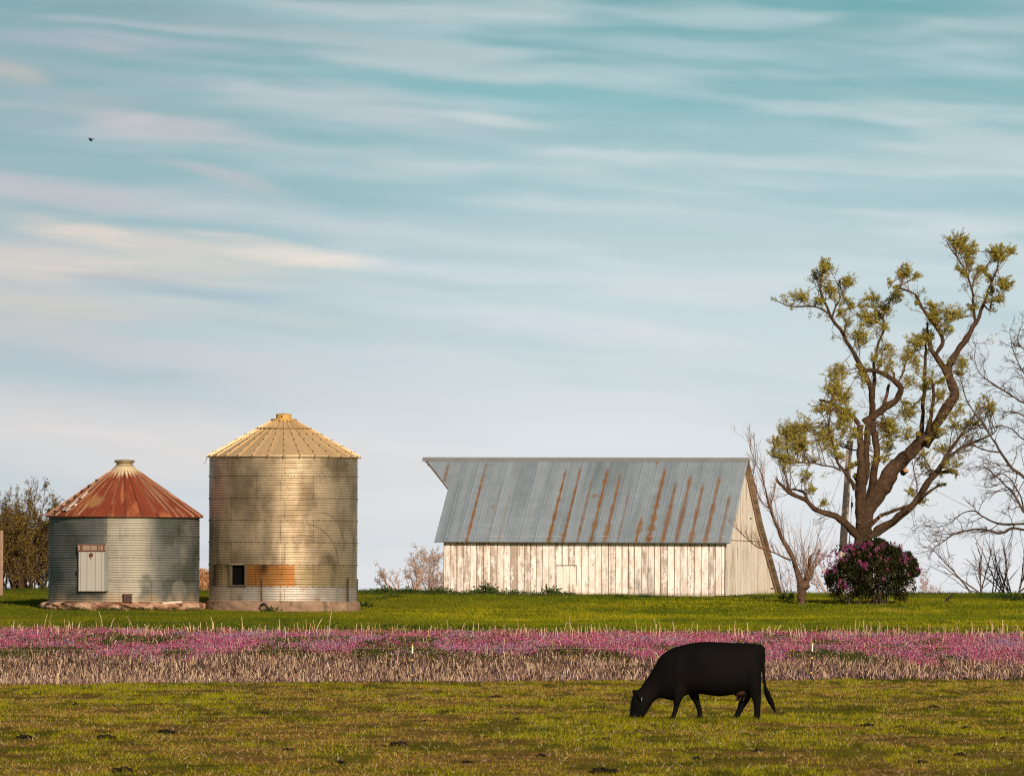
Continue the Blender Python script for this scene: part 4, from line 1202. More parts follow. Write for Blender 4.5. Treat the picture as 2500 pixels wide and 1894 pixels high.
# ------------------------------------------------------------------ bare tree standing mostly beyond the right edge
def bare_tree():
    Y = 330.0
    base = at(2640, 1462, Y); base[2] = gz(base[0], base[1]) - .05
    root = empty('tree', base, 'large leafless tree whose thin grey-brown branches reach in from the right', 'tree', world=True)
    c = (.075, .05, .038)
    tb, bb, tw = MB(), MB(), MB()
    sk = []
    T = lambda m_, pts, d0, d1, **k: sk.append(limb(m_, Z9, pts, Y, d0, d1, c, 2.394, **k))
    limb(tb, lambda x, y: (x, y), [(2640, 1475, 34), (2636, 1400, 30), (2628, 1300, 27), (2622, 1200, 24), (2628, 1080, 18), (2640, 960, 13), (2630, 850, 8), (2650, 700, 3)], Y, 0, .6, c, 1.0, seg=14)
    trunk = tb.build('trunk', M_bark, root, smooth=True)
    T(bb, [(1130, 1240, 24), (1000, 1100, 18), (900, 965, 14), (838, 920, 12), (760, 860, 11), (700, 770, 9), (640, 680, 7), (590, 600, 6), (540, 540, 5), (500, 460, 4), (470, 360, 3), (450, 310, 2)], 0, -2.0)
    T(bb, [(1130, 700, 14), (1000, 560, 10), (900, 500, 8), (838, 490, 7), (780, 450, 6), (700, 400, 5), (620, 350, 4), (570, 300, 3), (550, 220, 2), (553, 150, 1.5)], 0, -1.4)
    T(bb, [(1150, 1330, 20), (1000, 1275, 13), (900, 1240, 10), (838, 1225, 9), (770, 1220, 9), (700, 1245, 9), (620, 1230, 8), (530, 1225, 7), (440, 1250, 5), (380, 1290, 4), (320, 1330, 3), (280, 1400, 1.5)], 0, -2.5)
    T(bb, [(1140, 1280, 20), (1000, 1220, 12), (900, 1200, 9), (838, 1195, 8), (740, 1195, 8), (660, 1180, 7), (580, 1140, 6), (550, 1120, 5), (480, 1130, 4), (400, 1190, 3), (330, 1210, 2), (190, 1200, 1.5)], 0, 1.5)
    T(bb, [(1130, 1280, 22), (1000, 1200, 14), (900, 1160, 11), (838, 1120, 10), (800, 1060, 9), (770, 1010, 7), (720, 960, 6), (660, 900, 4), (600, 860, 3), (500, 875, 2)], 0, .8)
    T(bb, [(690, 780, 7), (600, 760, 6), (530, 740, 5), (450, 760, 3), (400, 800, 2)], -1.2, -2.2)
    T(bb, [(1120, 900, 14), (950, 740, 7), (838, 700, 5), (780, 650, 4), (700, 618, 3), (640, 640, 2)], 0, 1.0)
    T(bb, [(1130, 560, 10), (950, 470, 7), (870, 370, 5), (820, 280, 4), (775, 190, 3), (755, 60, 1.5)], 0, .5)
    T(bb, [(1130, 450, 9), (960, 300, 5), (860, 200, 4), (800, 120, 3), (830, 20, 1.5)], 0, -.8)
    T(bb, [(838, 1120, 7), (820, 1040, 6), (760, 940, 4), (700, 900, 3), (640, 940, 2)], .6, 1.6)
    T(bb, [(1000, 800, 9), (900, 640, 6), (830, 560, 5), (760, 540, 3), (690, 560, 2)], 0, -1.5)
    # the half of the tree that stands outside the picture
    n = 14
    S = np.stack([np.full(n, base[0]) + rng.normal(0, .1, n), np.full(n, base[1]) + rng.normal(0, .1, n), base[2] + rng.uniform(2.2, 9.5, n)], 1)
    D = np.stack([rng.uniform(.2, 1, n), rng.normal(0, .6, n), rng.uniform(.2, .9, n)], 1)
    Pg, Rg = grow(S, D, rng.uniform(3.2, 5.0, n), np.full(n, .12), k=16, wob=.12, up=(0, 0, .02), taper=.1)
    bb.tubes(Pg, Rg, c, 7)
    bb.build('limbs', M_bark, trunk, smooth=True)
    Ps, Rs = zip(*[resample(p[len(p) // 4:], r[len(p) // 4:], 16) for p, r in sk])
    P, R = np.concatenate(list(Ps) + [Pg]), np.concatenate(list(Rs) + [Rg])
    R = np.minimum(R, .05)
    S, D, L, RR = children(P, R, 22, lo=.12, spread=.75, ratio=(.12, .30), rr=.55)
    P1, R1 = grow(S, D, L, np.clip(RR, .009, .02), k=7, wob=.20, up=(-.03, 0, .015))
    tw.tubes(P1, R1, (.10, .07, .055), 4)
    twig_tree(tw, P1, R1, 2, (.12, .085, .07), m=(5, 4), spread=.55, ratio=(.35, .65), wob=.20, up=(-.02, 0, .02), rmin=.0055)
    tw.build('twigs', M_twig, root)
bare_tree()

# ------------------------------------------------------------------ pollarded tree left of the lilac
def pollard():
    Y = 312.0
    b = at(*Z4(545, 1465), Y)
    root = empty('tree', b, 'small pollarded tree with stubby gnarled stump and long bare stems leaning left beside the barn', 'tree', world=True)
    c = (.11, .065, .042)
    tb, bb, tw = MB(), MB(), MB(); sk = []
    T = lambda m_, pts, d0, d1, **k: sk.append(limb(m_, Z4, pts, Y, d0, d1, c, 3.072, **k))
    T(tb, [(543, 1500, 60), (541, 1465, 50), (545, 1430, 46), (540, 1400, 36), (550, 1365, 46), (546, 1335, 38), (558, 1305, 46), (560, 1280, 26)], 0, 0, seg=20, knob=.55)
    trunk = tb.build('trunk', M_bark, root, smooth=True)
    T(bb, [(545, 1320, 28), (518, 1240, 25), (480, 1120, 22), (420, 1010, 19), (370, 900, 16), (330, 800, 13), (308, 730, 11), (280, 620, 8), (250, 500, 6), (200, 400, 4), (160, 300, 3), (140, 210, 1.5)], 0, -1.0)
    T(bb, [(310, 745, 7), (250, 700, 5), (205, 600, 4), (182, 500, 3), (200, 380, 2), (185, 215, 1.5)], -.7, -.2)
    T(bb, [(460, 1130, 10), (380, 1090, 8), (300, 1060, 6), (220, 1030, 5), (130, 965, 4), (60, 900, 3), (20, 860, 2)], -.4, -1.6)
    T(bb, [(562, 1330, 30), (588, 1265, 27), (598, 1195, 24), (602, 1150, 15), (610, 1095, 9), (645, 1078, 4)], 0, .2, knob=.25)
    T(bb, [(560, 1320, 12), (610, 1270, 9), (640, 1200, 6), (690, 1130, 3), (740, 1080, 1.5)], 0, .8)
    T(bb, [(330, 790, 7), (320, 690, 5), (345, 600, 4), (360, 520, 2)], -.6, .2)
    bb.build('limbs', M_bark, trunk, smooth=True)
    sel = [0 + 1, 2, 3, 5, 6]
    Ps, Rs = zip(*[resample(*sk[i], 16) for i in sel])
    P, R = np.concatenate(Ps), np.minimum(np.concatenate(Rs), .03)
    S, D, L, RR = children(P, R, 36, lo=.12, spread=.45, ratio=(.10, .26), rr=.5)
    D = D * .4 + np.array([-.15, 0, 1.0]) + rng.normal(size=D.shape) * .25
    P1, R1 = grow(S, D, L, np.clip(RR, .006, .012), k=7, wob=.12, up=(-.01, 0, .04))
    tw.tubes(P1, R1, (.27, .155, .10), 4)
    twig_tree(tw, P1, R1, 1, (.28, .17, .115), m=(6,), spread=.42, ratio=(.3, .6), wob=.14, up=(0, 0, .04), rmin=.005)
    # whips rising from the head of the stump
    n = 46
    S = at(*Z4(575, 1260), Y) + rng.normal(size=(n, 3)) * .12
    D = np.stack([rng.normal(-.05, .55, n), rng.normal(0, .4, n), np.ones(n)], 1)
    P2, R2 = grow(S, D, rng.uniform(.8, 2.6, n), np.full(n, .011), k=8, wob=.10, up=(0, 0, .03))
    tw.tubes(P2, R2, (.26, .16, .10), 4)
    twig_tree(tw, P2, R2, 1, (.30, .19, .12), m=(4,), spread=.35, ratio=(.25, .5), wob=.14, up=(0, 0, .04), rmin=.005)
    tw.build('twigs', M_twig, root)
pollard()

# ------------------------------------------------------------------ fan-shaped leafless shrubs and far small trees
def fan_shrub(px, py, Y, w, h, nst, c, label, cat='shrub', lean=0.0, levels=3, m=(4, 4, 3), r0=.03, rmin=.006, spread=.42, buds=None, budn=0, name='bare_shrub', group=None, baseW=.25, ratio=(.35, .6)):
    b = at(px, py, Y); g = float(gz(b[0], b[1])); b[2] = min(b[2], g) if abs(b[2] - g) < 1.5 else g
    root = empty(name, b, label, cat, group, world=True)
    mb = MB()
    S = b + np.stack([rng.uniform(-baseW, baseW, nst), rng.uniform(-baseW, baseW, nst), np.full(nst, -.1)], 1)
    a = np.linspace(-1, 1, nst) + rng.normal(size=nst) * .12
    D = np.stack([a * w / h * .75 + lean, rng.normal(0, .3 * w / h, nst), np.ones(nst)], 1)
    L = h * rng.uniform(.65, 1.02, nst) * (1 + .12 * np.abs(a))
    P, R = grow(S, D, L, r0 * rng.uniform(.7, 1.2, nst), k=9, wob=.09, up=(0, 0, .03), taper=.3)
    mb.tubes(P, R, np.asarray(c) * rng.uniform(.8, 1.2, (nst, 1)), 6)
    st = mb.build('stems', M_bark, root)
    tw = MB()
    out = twig_tree(tw, P, R, levels, c, m=m, spread=spread, ratio=ratio, wob=.15, up=(0, 0, .05), rmin=rmin, lo=.12)
    tw.build('twigs', M_twig, root)
    if budn:
        lf = MB()
        Pq = np.concatenate([out[-1][0], out[-1][0], out[1][0]] + [out[0][0]] * 6) if budn > 9000 else out[-1][0]
        idx = rng.integers(0, len(Pq), budn); j = rng.integers(1, 6, budn)
        cols = np.array(buds)[rng.integers(0, len(buds), budn)] * rng.uniform(.6, 1.3, (budn, 1))
        lf.leaves(Pq[idx, j] + rng.normal(size=(budn, 3)) * .04, rng.uniform(.05, .10, budn), rng.uniform(.02, .05, budn), cols, up=.6)
        lf.build('foliage', M_leaf, root)
    return root
fan_shrub(2432, 1457, 338, 3.2, 2.9, 17, (.13, .09, .07), 'leafless fan-shaped shrub of upright dark stems on the ridge right of the lilac', r0=.035, levels=2, m=(5, 4), baseW=1.0)
g = 'pale bare trees beyond the barn'
pale = [(.62, .44, .34), (.55, .40, .30), (.60, .47, .36)]
fan_shrub(1005, 1452, 372, 3.2, 2.5, 8, (.46, .30, .23), 'pale pinkish budding tree rising just left of the white barn', 'tree', .12, 3, (5, 5, 4), .045, .008, .5, pale, 3000, 'tree', g)
fan_shrub(1062, 1452, 378, 1.9, 2.9, 6, (.44, .29, .22), 'pale pinkish budding tree half hidden by the barn corner', 'tree', .05, 3, (5, 5, 4), .045, .008, .5, pale, 2600, 'tree', g)
fan_shrub(2045, 1456, 366, 3.0, 2.6, 8, (.40, .27, .21), 'pale bare scrub seen between the pollarded stump and the lilac', lean=0, levels=3, m=(5, 4, 3), r0=.035, rmin=.007, spread=.5)
fan_shrub(1935, 1456, 368, 1.6, 2.2, 5, (.40, .27, .21), 'small pale bare scrub just right of the barn gable', levels=3, m=(4, 4, 3), r0=.03, rmin=.007, spread=.5)
pf = [(.62, .40, .36), (.56, .34, .32)]
fan_shrub(2250, 1462, 395, 1.9, 2.1, 9, (.50, .34, .30), 'faint pinkish brush on the skyline right of the lilac', levels=3, m=(4, 4, 3), r0=.02, rmin=.006, spread=.45, buds=pf, budn=1500)
fan_shrub(2330, 1462, 400, 2.4, 1.5, 9, (.50, .34, .30), 'low faint pinkish brush on the skyline below the bare tree', levels=3, m=(4, 3, 3), r0=.02, rmin=.006, spread=.5, buds=pf, budn=1300)

# the bushy willows behind the short bin
will = [(.34, .26, .045), (.24, .17, .035), (.20, .11, .035), (.40, .28, .07), (.12, .07, .03)]
gw = 'willow shrubs left of the short bin'
fan_shrub(22, 1447, 330, 1.9, 3.25, 26, (.085, .052, .032), 'tallest dense brown-green willow shrub behind the wooden post', 'shrub', .0, 3, (6, 6, 3), .04, .0085, .33, will, 24000, 'willow_shrub', gw, .5)
fan_shrub(84, 1447, 333, 1.6, 2.9, 24, (.085, .052, .032), 'dense brown-green willow shrub close beside the short bin', 'shrub', .03, 3, (6, 6, 3), .035, .0085, .33, will, 24000, 'willow_shrub', gw, .5)
fan_shrub(125, 1447, 336, 1.4, 2.3, 12, (.09, .055, .035), 'lower willow shrub partly hidden by the short bin', 'shrub', .0, 3, (6, 5, 3), .03, .0085, .36, will, 13000, 'willow_shrub', gw, .5)

# ------------------------------------------------------------------ lilac
def lilac():
    Y = 312.0
    ctr = at(2128, 1398, Y)
    base = at(2120, 1474, Y); base[2] = gz(base[0], base[1])
    root = empty('lilac_bush', base, 'rounded dark green lilac bush with pink-purple blossom along its top', 'bush', world=True)
    lumps = [(0, .08, 1.3, 1.08), (-.95, -.15, .85, .85), (.85, .0, .85, .85), (-.45, .55, .75, .62), (.4, .6, .8, .62), (-1.25, -.55, .55, .5), (1.2, -.5, .5, .55), (0, .85, .6, .5), (-.6, .75, .5, .45), (.65, .75, .5, .45), (-.9, .35, .5, .45), (1.0, .45, .45, .4), (1.62, .12, .28, .22), (-1.5, .0, .35, .3)]
    for a in rng.uniform(-.35, PI + .35, 16):      # stray shoots round the outline
        lumps.append((1.66 * math.cos(a), .05 + 1.16 * math.sin(a), rng.uniform(.14, .26), rng.uniform(.14, .26)))
    P = []
    for (x, z, rx, rz) in lumps:
        n = int(5200 * rx * rz) + 300
        u = rng.normal(size=(n, 3)); u /= np.linalg.norm(u, axis=1, keepdims=True)
        r = rng.uniform(.25, 1.0, (n, 1)) ** .45
        P.append(np.array(ctr) + (x, rng.uniform(-.2, .2), z - .05) + u * r * (rx, rx * .95, rz))
    P = np.vstack(P)
    # clumping: drop leaves in gaps
    k = fbm(P[:, 0] * 3.4 + P[:, 1] * 1.7, P[:, 2] * 3.4 + P[:, 1] * 2.1, 3, 3)
    d = np.linalg.norm((P - ctr) / (1.75, 1.6, 1.25), axis=1)
    keep = (k > .42 + .20 * (d - .5)) & (P[:, 2] > gz(P[:, 0], P[:, 1]) + .03)
    P = P[keep]; k = k[keep]
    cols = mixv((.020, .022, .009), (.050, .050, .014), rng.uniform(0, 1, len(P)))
    alt_tone = rng.uniform(0, 1, len(P)) < .12  # random share of leaves in a paler green
    cols[alt_tone] = (.085, .095, .025)
    mb = MB(); mb.leaves(P, rng.uniform(.07, .12, len(P)), rng.uniform(.04, .07, len(P)), cols, up=.2)
    mb.build('foliage', M_leaf, root)
    st = MB(); n = 40
    S = base + np.stack([rng.uniform(-.9, .9, n), rng.uniform(-.5, .5, n), np.full(n, -.05)], 1)
    D = np.stack([rng.normal(0, .45, n), rng.normal(0, .3, n), np.ones(n)], 1)
    Pq, Rq = grow(S, D, rng.uniform(1.0, 2.3, n), np.full(n, .022), k=7, wob=.1)
    st.tubes(Pq, Rq, (.08, .055, .04), 5)
    st.build('stems', M_twig, root)
    # blossom panicles: photo positions (x, y, number)
    fb = MB()
    spots = [(2000, 1340, 8), (2016, 1350, 9), (2045, 1338, 12), (2065, 1328, 12), (2083, 1322, 10), (2095, 1318, 8), (2110, 1322, 10), (2130, 1316, 8), (2140, 1328, 8), (2155, 1320, 6), (2180, 1318, 8), (2198, 1325, 8), (2205, 1345, 8), (2215, 1352, 6), (2050, 1352, 8), (2030, 1345, 8), (2065, 1355, 5),
             (2020, 1378, 8), (2030, 1368, 6), (2036, 1385, 5), (2010, 1390, 4), (2105, 1368, 5), (2115, 1372, 6), (2098, 1362, 5), (2055, 1412, 6), (2066, 1418, 6), (2048, 1420, 4), (2078, 1422, 3), (2155, 1405, 3), (2242, 1378, 5), (2250, 1383, 4), (2175, 1350, 4), (2206, 1362, 4), (2120, 1340, 5), (2090, 1340, 5), (2150, 1345, 3), (2040, 1360, 4), (2228, 1392, 2), (2005, 1362, 4), (2160, 1382, 2)]
    for (px, py, n) in spots:
        q = at(px, py, Y)
        dd = np.clip(1 - ((q[0] - ctr[0]) / 1.85) ** 2 - ((q[2] - ctr[2]) / 1.35) ** 2, 0, 1) ** .5
        for _ in range(max(1, int(n * .7))):
            c0 = at(px + rng.normal(0, 5), py + 13 + rng.normal(0, 4.5), Y - 1.4 * dd - .1)
            m = 46
            t = rng.uniform(0, 1, m)
            ax = np.array([rng.normal(0, .4), -.2, 1.0])
            PP = c0 + ax * (t * .09)[:, None] + rng.normal(size=(m, 3)) * (.030 * (1.1 - t))[:, None]
            base_c = np.array([(.40, .055, .17), (.32, .055, .19), (.48, .13, .26), (.27, .11, .25)][int(rng.integers(0, 4))])
            fb.leaves(PP, .030, .026, base_c * rng.uniform(.7, 1.25, (m, 1)))
    fb.build('blossom', M_petal, root)
lilac()

# ------------------------------------------------------------------ brush heap between the bins
def heap():
    Y = 332.0
    b = at(488, 1447, Y); b[2] = gz(b[0], b[1])
    n = 9000
    a = rng.uniform(0, 2 * PI, n); r = 1.35 * np.sqrt(rng.uniform(0, 1, n))
    hgt = .93 * np.clip(1 - (r / 1.4) ** 1.6, 0, 1) * (1 + .12 * (fbm(r * 3 + a, a * 2, 3) - .5))
    P = np.stack([b[0] + r * np.cos(a), b[1] + r * np.sin(a), b[2] + hgt * rng.uniform(.5, 1, n) ** .25], 1)
    mb = MB()
    cols = np.array([(.52, .27, .12), (.40, .19, .08), (.62, .38, .20), (.22, .11, .05)])[rng.integers(0, 4, n)]
    mb.leaves(P, rng.uniform(.06, .18, n), rng.uniform(.015, .03, n), cols, up=.1)
    th = np.linspace(0, 2 * PI, 25)[:-1]; rr = np.linspace(1.35, 0, 10)
    G = np.stack([b[0] + rr[None] * np.cos(th)[:, None], b[1] + rr[None] * np.sin(th)[:, None], b[2] - .05 + .9 * np.clip(1 - (rr / 1.4) ** 1.6, 0, 1)[None] + 0 * th[:, None]], -1)
    mb.grid(G, (.28, .14, .06), closed_u=True)
    tag(mb.build('straw_heap', M_straw, loc=b), 'rust-brown heap of dry straw seen in the gap between the two bins', 'heap')
heap()

# ------------------------------------------------------------------ poles, posts, wires
def pole():
    Y = 343.0
    root = empty('utility_pole', at(2056, 1370, Y), 'leaning grey wooden utility pole behind the big pruned tree', 'utility pole', world=True)
    p = np.array([at(2052, 1352, Y), at(2061, 1290, Y), at(2067, 1200, Y), at(2073, 1110, Y), at(2077, 1075, Y)])
    p[0, 2] -= 1.6
    mb = MB(); P, R = smooth_line(p, [.17, .155, .14, .125, .12], .3)
    mb.tubes(P[None], R[None], (.60, .46, .37), 12); mb.disc(P[-1], (0, 0, 1), .12, (.35, .27, .2))
    mb.build('pole', M_wood, root)
    p = np.array([at(2070, 1360, Y), at(2077, 1280, Y), at(2080, 1210, Y)])
    mb = MB(); mb.tubes(p[None], np.full((1, 3), .022), (.62, .50, .42), 6); mb.build('conduit', M_plain, root)
    mb = MB(); mb.box((-.05, -.05, -.1), (.05, .05, .1), (.25, .2, .17), Matrix.Translation(Vector(at(2080, 1232, Y)))); mb.build('junction_box', M_plain, root)
    for a, b_, nm in (((2073, 1110), (1990, 1330), 'guy_wire'), ((2076, 1085), (2395, 1253), 'service_wire')):
        A, B = at(*a, Y), at(*b_, Y - 1)
        t = np.linspace(0, 1, 14)[:, None]
        P = A * (1 - t) + B * t + np.array([0, 0, -1.0]) * (t * (1 - t)) * (.25 if nm == 'service_wire' else 0)
        if nm == 'guy_wire':
            P[-1] = P[-1] + (P[-1] - P[0]) * .35
            P[-1, 2] = min(P[-1, 2], gz(P[-1, 0], P[-1, 1]))
        mb = MB(); mb.tubes(P[None], np.full((1, 14), .009), (.25, .23, .23), 5); mb.build(nm, M_plain, root)
pole()

def wood_post():
    Y = 318.0
    b = at(3.5, 1449, Y); b[2] = min(b[2], gz(b[0], b[1])) - .05
    h = (1449 - 1291) * Y / FPX + .05
    mb = MB()
    k = 14
    z = np.linspace(0, h, k)
    P = np.stack([np.stack([b[0] + sx * (.055 + .004 * vn(z * 3, sx + sy, 2)), b[1] + sy * .06 + 0 * z, b[2] + z], -1) for sx, sy in ((-1, -1), (1, -1), (1, 1), (-1, 1))], 0)
    mb.grid(P, mixv((.34, .21, .14), (.24, .15, .10), fbm(P[..., 2] * 4, P[..., 0] * 30, 5)), closed_u=True)
    mb.add(P[:, -1], [(0, 1, 2, 3)], (.3, .2, .14))
    tag(mb.build('wooden_post', M_wood, loc=b), 'weathered square wooden post at the left edge in front of the willows', 'post')
wood_post()

def fence():
    tops = []
    for (xt, yt, xb, yb, lab) in ((1007, 1573, 1006, 1658, 'black electric fence post with white top in the stubble left of the cow'),
                                  (1984, 1568, 1979, 1655, 'black electric fence post with white top in the stubble right of the cow')):
        Y = 200.0
        for _ in range(4):
            Y = float(stub_near(at(xb, yb, Y)[0])) - 1.3
        b, t = at(xb, yb, Y), at(xt, yt, Y)
        g = float(gz(b[0], b[1]))
        b[2] = g - .04
        root = empty('fence_post', b, lab, 'fence post', 'electric fence posts', world=True)
        H = t[2] - b[2]
        L = lambda s: b + (t - b) * s
        mb = MB(); mb.tubes(np.array([[L(0), L(.5), L(.78)]]), np.full((1, 3), .018), (.012, .012, .012), 8); mb.build('shaft', M_plain, root)
        mb = MB(); mb.tubes(np.array([[L(.78), L(.87), L(.955)]]), np.full((1, 3), .019), (.85, .80, .72), 8); mb.build('white_top', M_plain, root)
        mb = MB(); mb.tubes(np.array([[L(.955), L(.98), L(1.0)]]), np.array([[.018, .020, .012]]), (.75, .50, .12), 8); mb.disc(L(1.0), (0, 0, 1), .012, (.75, .5, .12)); mb.build('cap', M_plain, root)
        ws = []
        for s in (.24, .62, .93):
            q = L(s)
            mb = MB(); mb.box((-.024, -.035, -.018), (.024, .028, .018), (.72, .42, .05), Matrix.Translation(Vector(q))); mb.box((-.012, -.05, -.012), (.012, -.035, .012), (.72, .45, .08), Matrix.Translation(Vector(q)))
            if s < .9:
                mb.build('insulator', M_plain, root)
            ws.append(q + (0, -.04, 0))
        tops.append(ws)
    A, B = tops[0][2], tops[1][2]
    d = (B - A)
    t = np.linspace(-1.2, 2.2, 60)[:, None]
    P = A + d * t + np.array([0, 0, -1.0]) * (.10 * (t % 1) * (1 - t % 1) * 4) * .4
    mb = MB(); mb.tubes(P[None], np.full((1, 60), .0016), (.40, .33, .28), 5)
    tag(mb.build('fence_wire', M_plain, loc=A), 'thin pale electric wire strung between the two black fence posts', 'wire')
fence()

def plank():
    A, B = at(398, 1472, 298.45), at(444, 1468, 298.45)
    mb = MB()
    c = (A + B) / 2; L = np.linalg.norm(B - A) / 2; a = math.atan2(B[2] - A[2], B[0] - A[0])
    M = Matrix.Translation(Vector(c)) @ Matrix.Rotation(-a, 4, 'Y')
    mb.box((-L, -.05, -.018), (L, .05, .018), (.78, .70, .60), M)
    tag(mb.build('board', M_plain, loc=c), 'short white board lying on the short bin foundation', 'board')
plank()

def bird():
    Y = 260.0
    c = at(221, 341, Y)
    mb = MB()
    # body, head and tail in one loft, two raised wings
    t = np.linspace(-1, 1, 12); r = .045 * np.sqrt(np.clip(1 - t ** 2, 0, 1)) * (1 + .25 * t); r[-1] = .006; r[0] = .012
    P = np.stack([.11 * t * .5 , .17 * t * -.6, -.03 * t], 1)
    mb.tubes(P[None], r[None], (.012, .012, .014), 10)
    for s, ex, ez in ((-1, -.115, .055), (1, .12, .035)):
        k = 9; q = np.linspace(0, 1, k)
        le = np.stack([ex * q, -.03 - .05 * np.sin(q * 2.2), ez * q ** 1.2 + .015], 1)
        te = np.stack([ex * q * .96, .07 - .05 * q, ez * q ** 1.2 + .010 - .012 * (1 - q)], 1)
        G = np.stack([le, te, te + (0, 0, -.006), le + (0, 0, -.008)], 1)
        mb.grid(np.swapaxes(G, 0, 1), (.014, .014, .016), closed_u=True)
    mb.leaves(np.array([[0, .10, 0], [.01, .10, 0], [-.01, .10, 0]]) , .09, .03, (.012, .012, .012), dirs=np.tile((0, 3.0, 0), (3, 1)))
    o = mb.build('bird', M_plain)
    o.location = c; o.rotation_euler = (0, math.radians(8), 0)
    tag(o, 'small dark bird flying high with wings raised', 'bird')
bird()

# ------------------------------------------------------------------ the cow
def cow():
    K = 622.4
    px, py = 1460 + 1075 / 4.424, 1520 + 1064 / 4.424
    o0 = at(px, py, 142.1)
    o0[2] = float(gz(o0[0], o0[1])) + .02
    root = empty('cow', o0, 'black cow grazing with lowered head on the green pasture', 'cow')
    cx = lambda zx: (zx - 1075) / K
    cz = lambda zy: (1064 - zy) / K
    mb = MB()
    def loft(rings, n=28, pw=2.3):
        """rings: (top_x, top_y, bot_x, bot_y, half width m, y offset)"""
        th = np.arange(n) / n * 2 * PI
        G = []
        for (tx, ty, bx, by, w, yo) in rings:
            T = np.array((cx(tx), yo, cz(ty))); B = np.array((cx(bx), yo, cz(by)))
            c, h = (T + B) / 2, (T - B) / 2
            ca, sa = np.cos(th), np.sin(th)
            e = 2 / pw
            v = np.sign(ca) * np.abs(ca) ** e; u = np.sign(sa) * np.abs(sa) ** e
            # slightly wider below the middle
            ww = w * (1 + .10 * -v)
            G.append(c + v[:, None] * h + np.stack([0 * u, u * ww, 0 * u], 1))
        G = np.array(G)
        mb.grid(np.swapaxes(G, 0, 1), (1, 1, 1), closed_u=True)
        mb.add(G[0], [tuple(range(n))], (1, 1, 1)); mb.add(G[-1], [tuple(range(n))[::-1]], (1, 1, 1))
    loft([(1778, 290, 1776, 400, .05, 0), (1765, 255, 1758, 520, .13, 0), (1735, 238, 1728, 640, .20, 0), (1690, 226, 1690, 720, .245, 0), (1620, 219, 1625, 755, .275, 0), (1530, 218, 1540, 768, .30, 0), (1430, 217, 1430, 784, .33, 0), (1320, 211, 1310, 800, .36, 0),
          (1200, 207, 1190, 786, .37, 0), (1080, 211, 1075, 770, .345, 0), (980, 228, 975, 780, .30, 0), (890, 250, 890, 815, .27, 0), (810, 275, 815, 848, .25, 0), (745, 308, 760, 838, .225, 0), (695, 342, 710, 824, .20, 0),
          (655, 385, 665, 818, .175, 0), (622, 450, 632, 832, .155, 0), (585, 512, 605, 852, .14, 0), (545, 575, 585, 880, .13, 0), (500, 645, 563, 915, .125, -.01), (455, 708, 548, 935, .12, -.02), (415, 748, 535, 955, .115, -.03)], pw=2.25)
    # head
    loft([(470, 700, 560, 905, .10, -.02), (415, 738, 548, 935, .115, -.03), (383, 775, 532, 965, .118, -.03), (362, 820, 518, 985, .112, -.03), (353, 870, 508, 1005, .10, -.03), (348, 920, 500, 1022, .088, -.03), (342, 965, 492, 1036, .078, -.03), (336, 1008, 482, 1048, .074, -.03), (331, 1040, 470, 1058, .076, -.03), (330, 1062, 452, 1066, .070, -.03), (345, 1072, 430, 1074, .04, -.03)], pw=2.2)
    # hip bone and shoulder swellings
    def blob(zx, zy, y, rx, ry, rz):
        t = np.linspace(-1, 1, 9) * .98
        r = np.sqrt(1 - t ** 2)
        th = np.arange(14) / 14 * 2 * PI
        G = np.stack([np.stack([cx(zx) + rx * r_ * np.cos(th), y + ry * r_ * np.sin(th), np.full(14, cz(zy) + rz * t_)], 1) for r_, t_ in zip(r, t)], 1)
        mb.grid(G, (1, 1, 1), closed_u=True); mb.add(G[:, 0], [tuple(range(14))[::-1]]); mb.add(G[:, -1], [tuple(range(14))])
    blob(880, 560, -.19, .17, .085, .32); blob(880, 560, .19, .17, .085, .32)
    blob(1655, 540, -.17, .17, .12, .33); blob(1640, 540, .17, .18, .12, .33)
    blob(1560, 770, 0, .12, .13, .10)
    blob(396, 752, -.03, .05, .07, .04)
    # legs: (x, y, half width in photo units, y offset, side half width m)
    def leg(rows, n=16):
        th = np.arange(n) / n * 2 * PI
        G = np.array([np.stack([cx(x) + 1.07 * r / K * np.cos(th), yo + 1.07 * w * np.sin(th), np.full(n, cz(y))], 1) for (x, y, r, yo, w) in rows])
        mb.grid(np.swapaxes(G, 0, 1), (1, 1, 1), closed_u=True); mb.add(G[0], [tuple(range(n))]); mb.add(G[-1], [tuple(range(n))[::-1]])
    leg([(880, 640, 90, -.17, .09), (872, 740, 78, -.17, .085), (862, 800, 58, -.17, .07), (850, 860, 38, -.165, .052), (840, 915, 27, -.16, .042), (834, 950, 28, -.16, .044), (824, 980, 25, -.16, .038), (812, 1012, 26, -.16, .036), (800, 1034, 36, -.16, .042), (790, 1050, 44, -.16, .050), (788, 1064, 49, -.16, .054)])
    leg([(1000, 640, 80, .15, .09), (1015, 740, 68, .15, .08), (1040, 800, 50, .15, .065), (1064, 855, 36, .15, .05), (1085, 905, 29, .15, .042), (1096, 945, 28, .15, .042), (1102, 980, 25, .15, .036), (1103, 1010, 27, .15, .036), (1100, 1036, 36, .15, .042), (1097, 1050, 42, .15, .048), (1097, 1064, 44, .15, .052)])
    leg([(1600, 660, 105, .16, .10), (1600, 740, 85, .16, .09), (1592, 800, 64, .16, .075), (1578, 850, 53, .16, .055), (1560, 890, 44, .16, .045), (1540, 930, 37, .16, .042), (1524, 965, 34, .16, .038), (1504, 1000, 36, .16, .038), (1480, 1028, 48, .16, .042), (1464, 1048, 58, .16, .048), (1460, 1064, 60, .16, .052)])
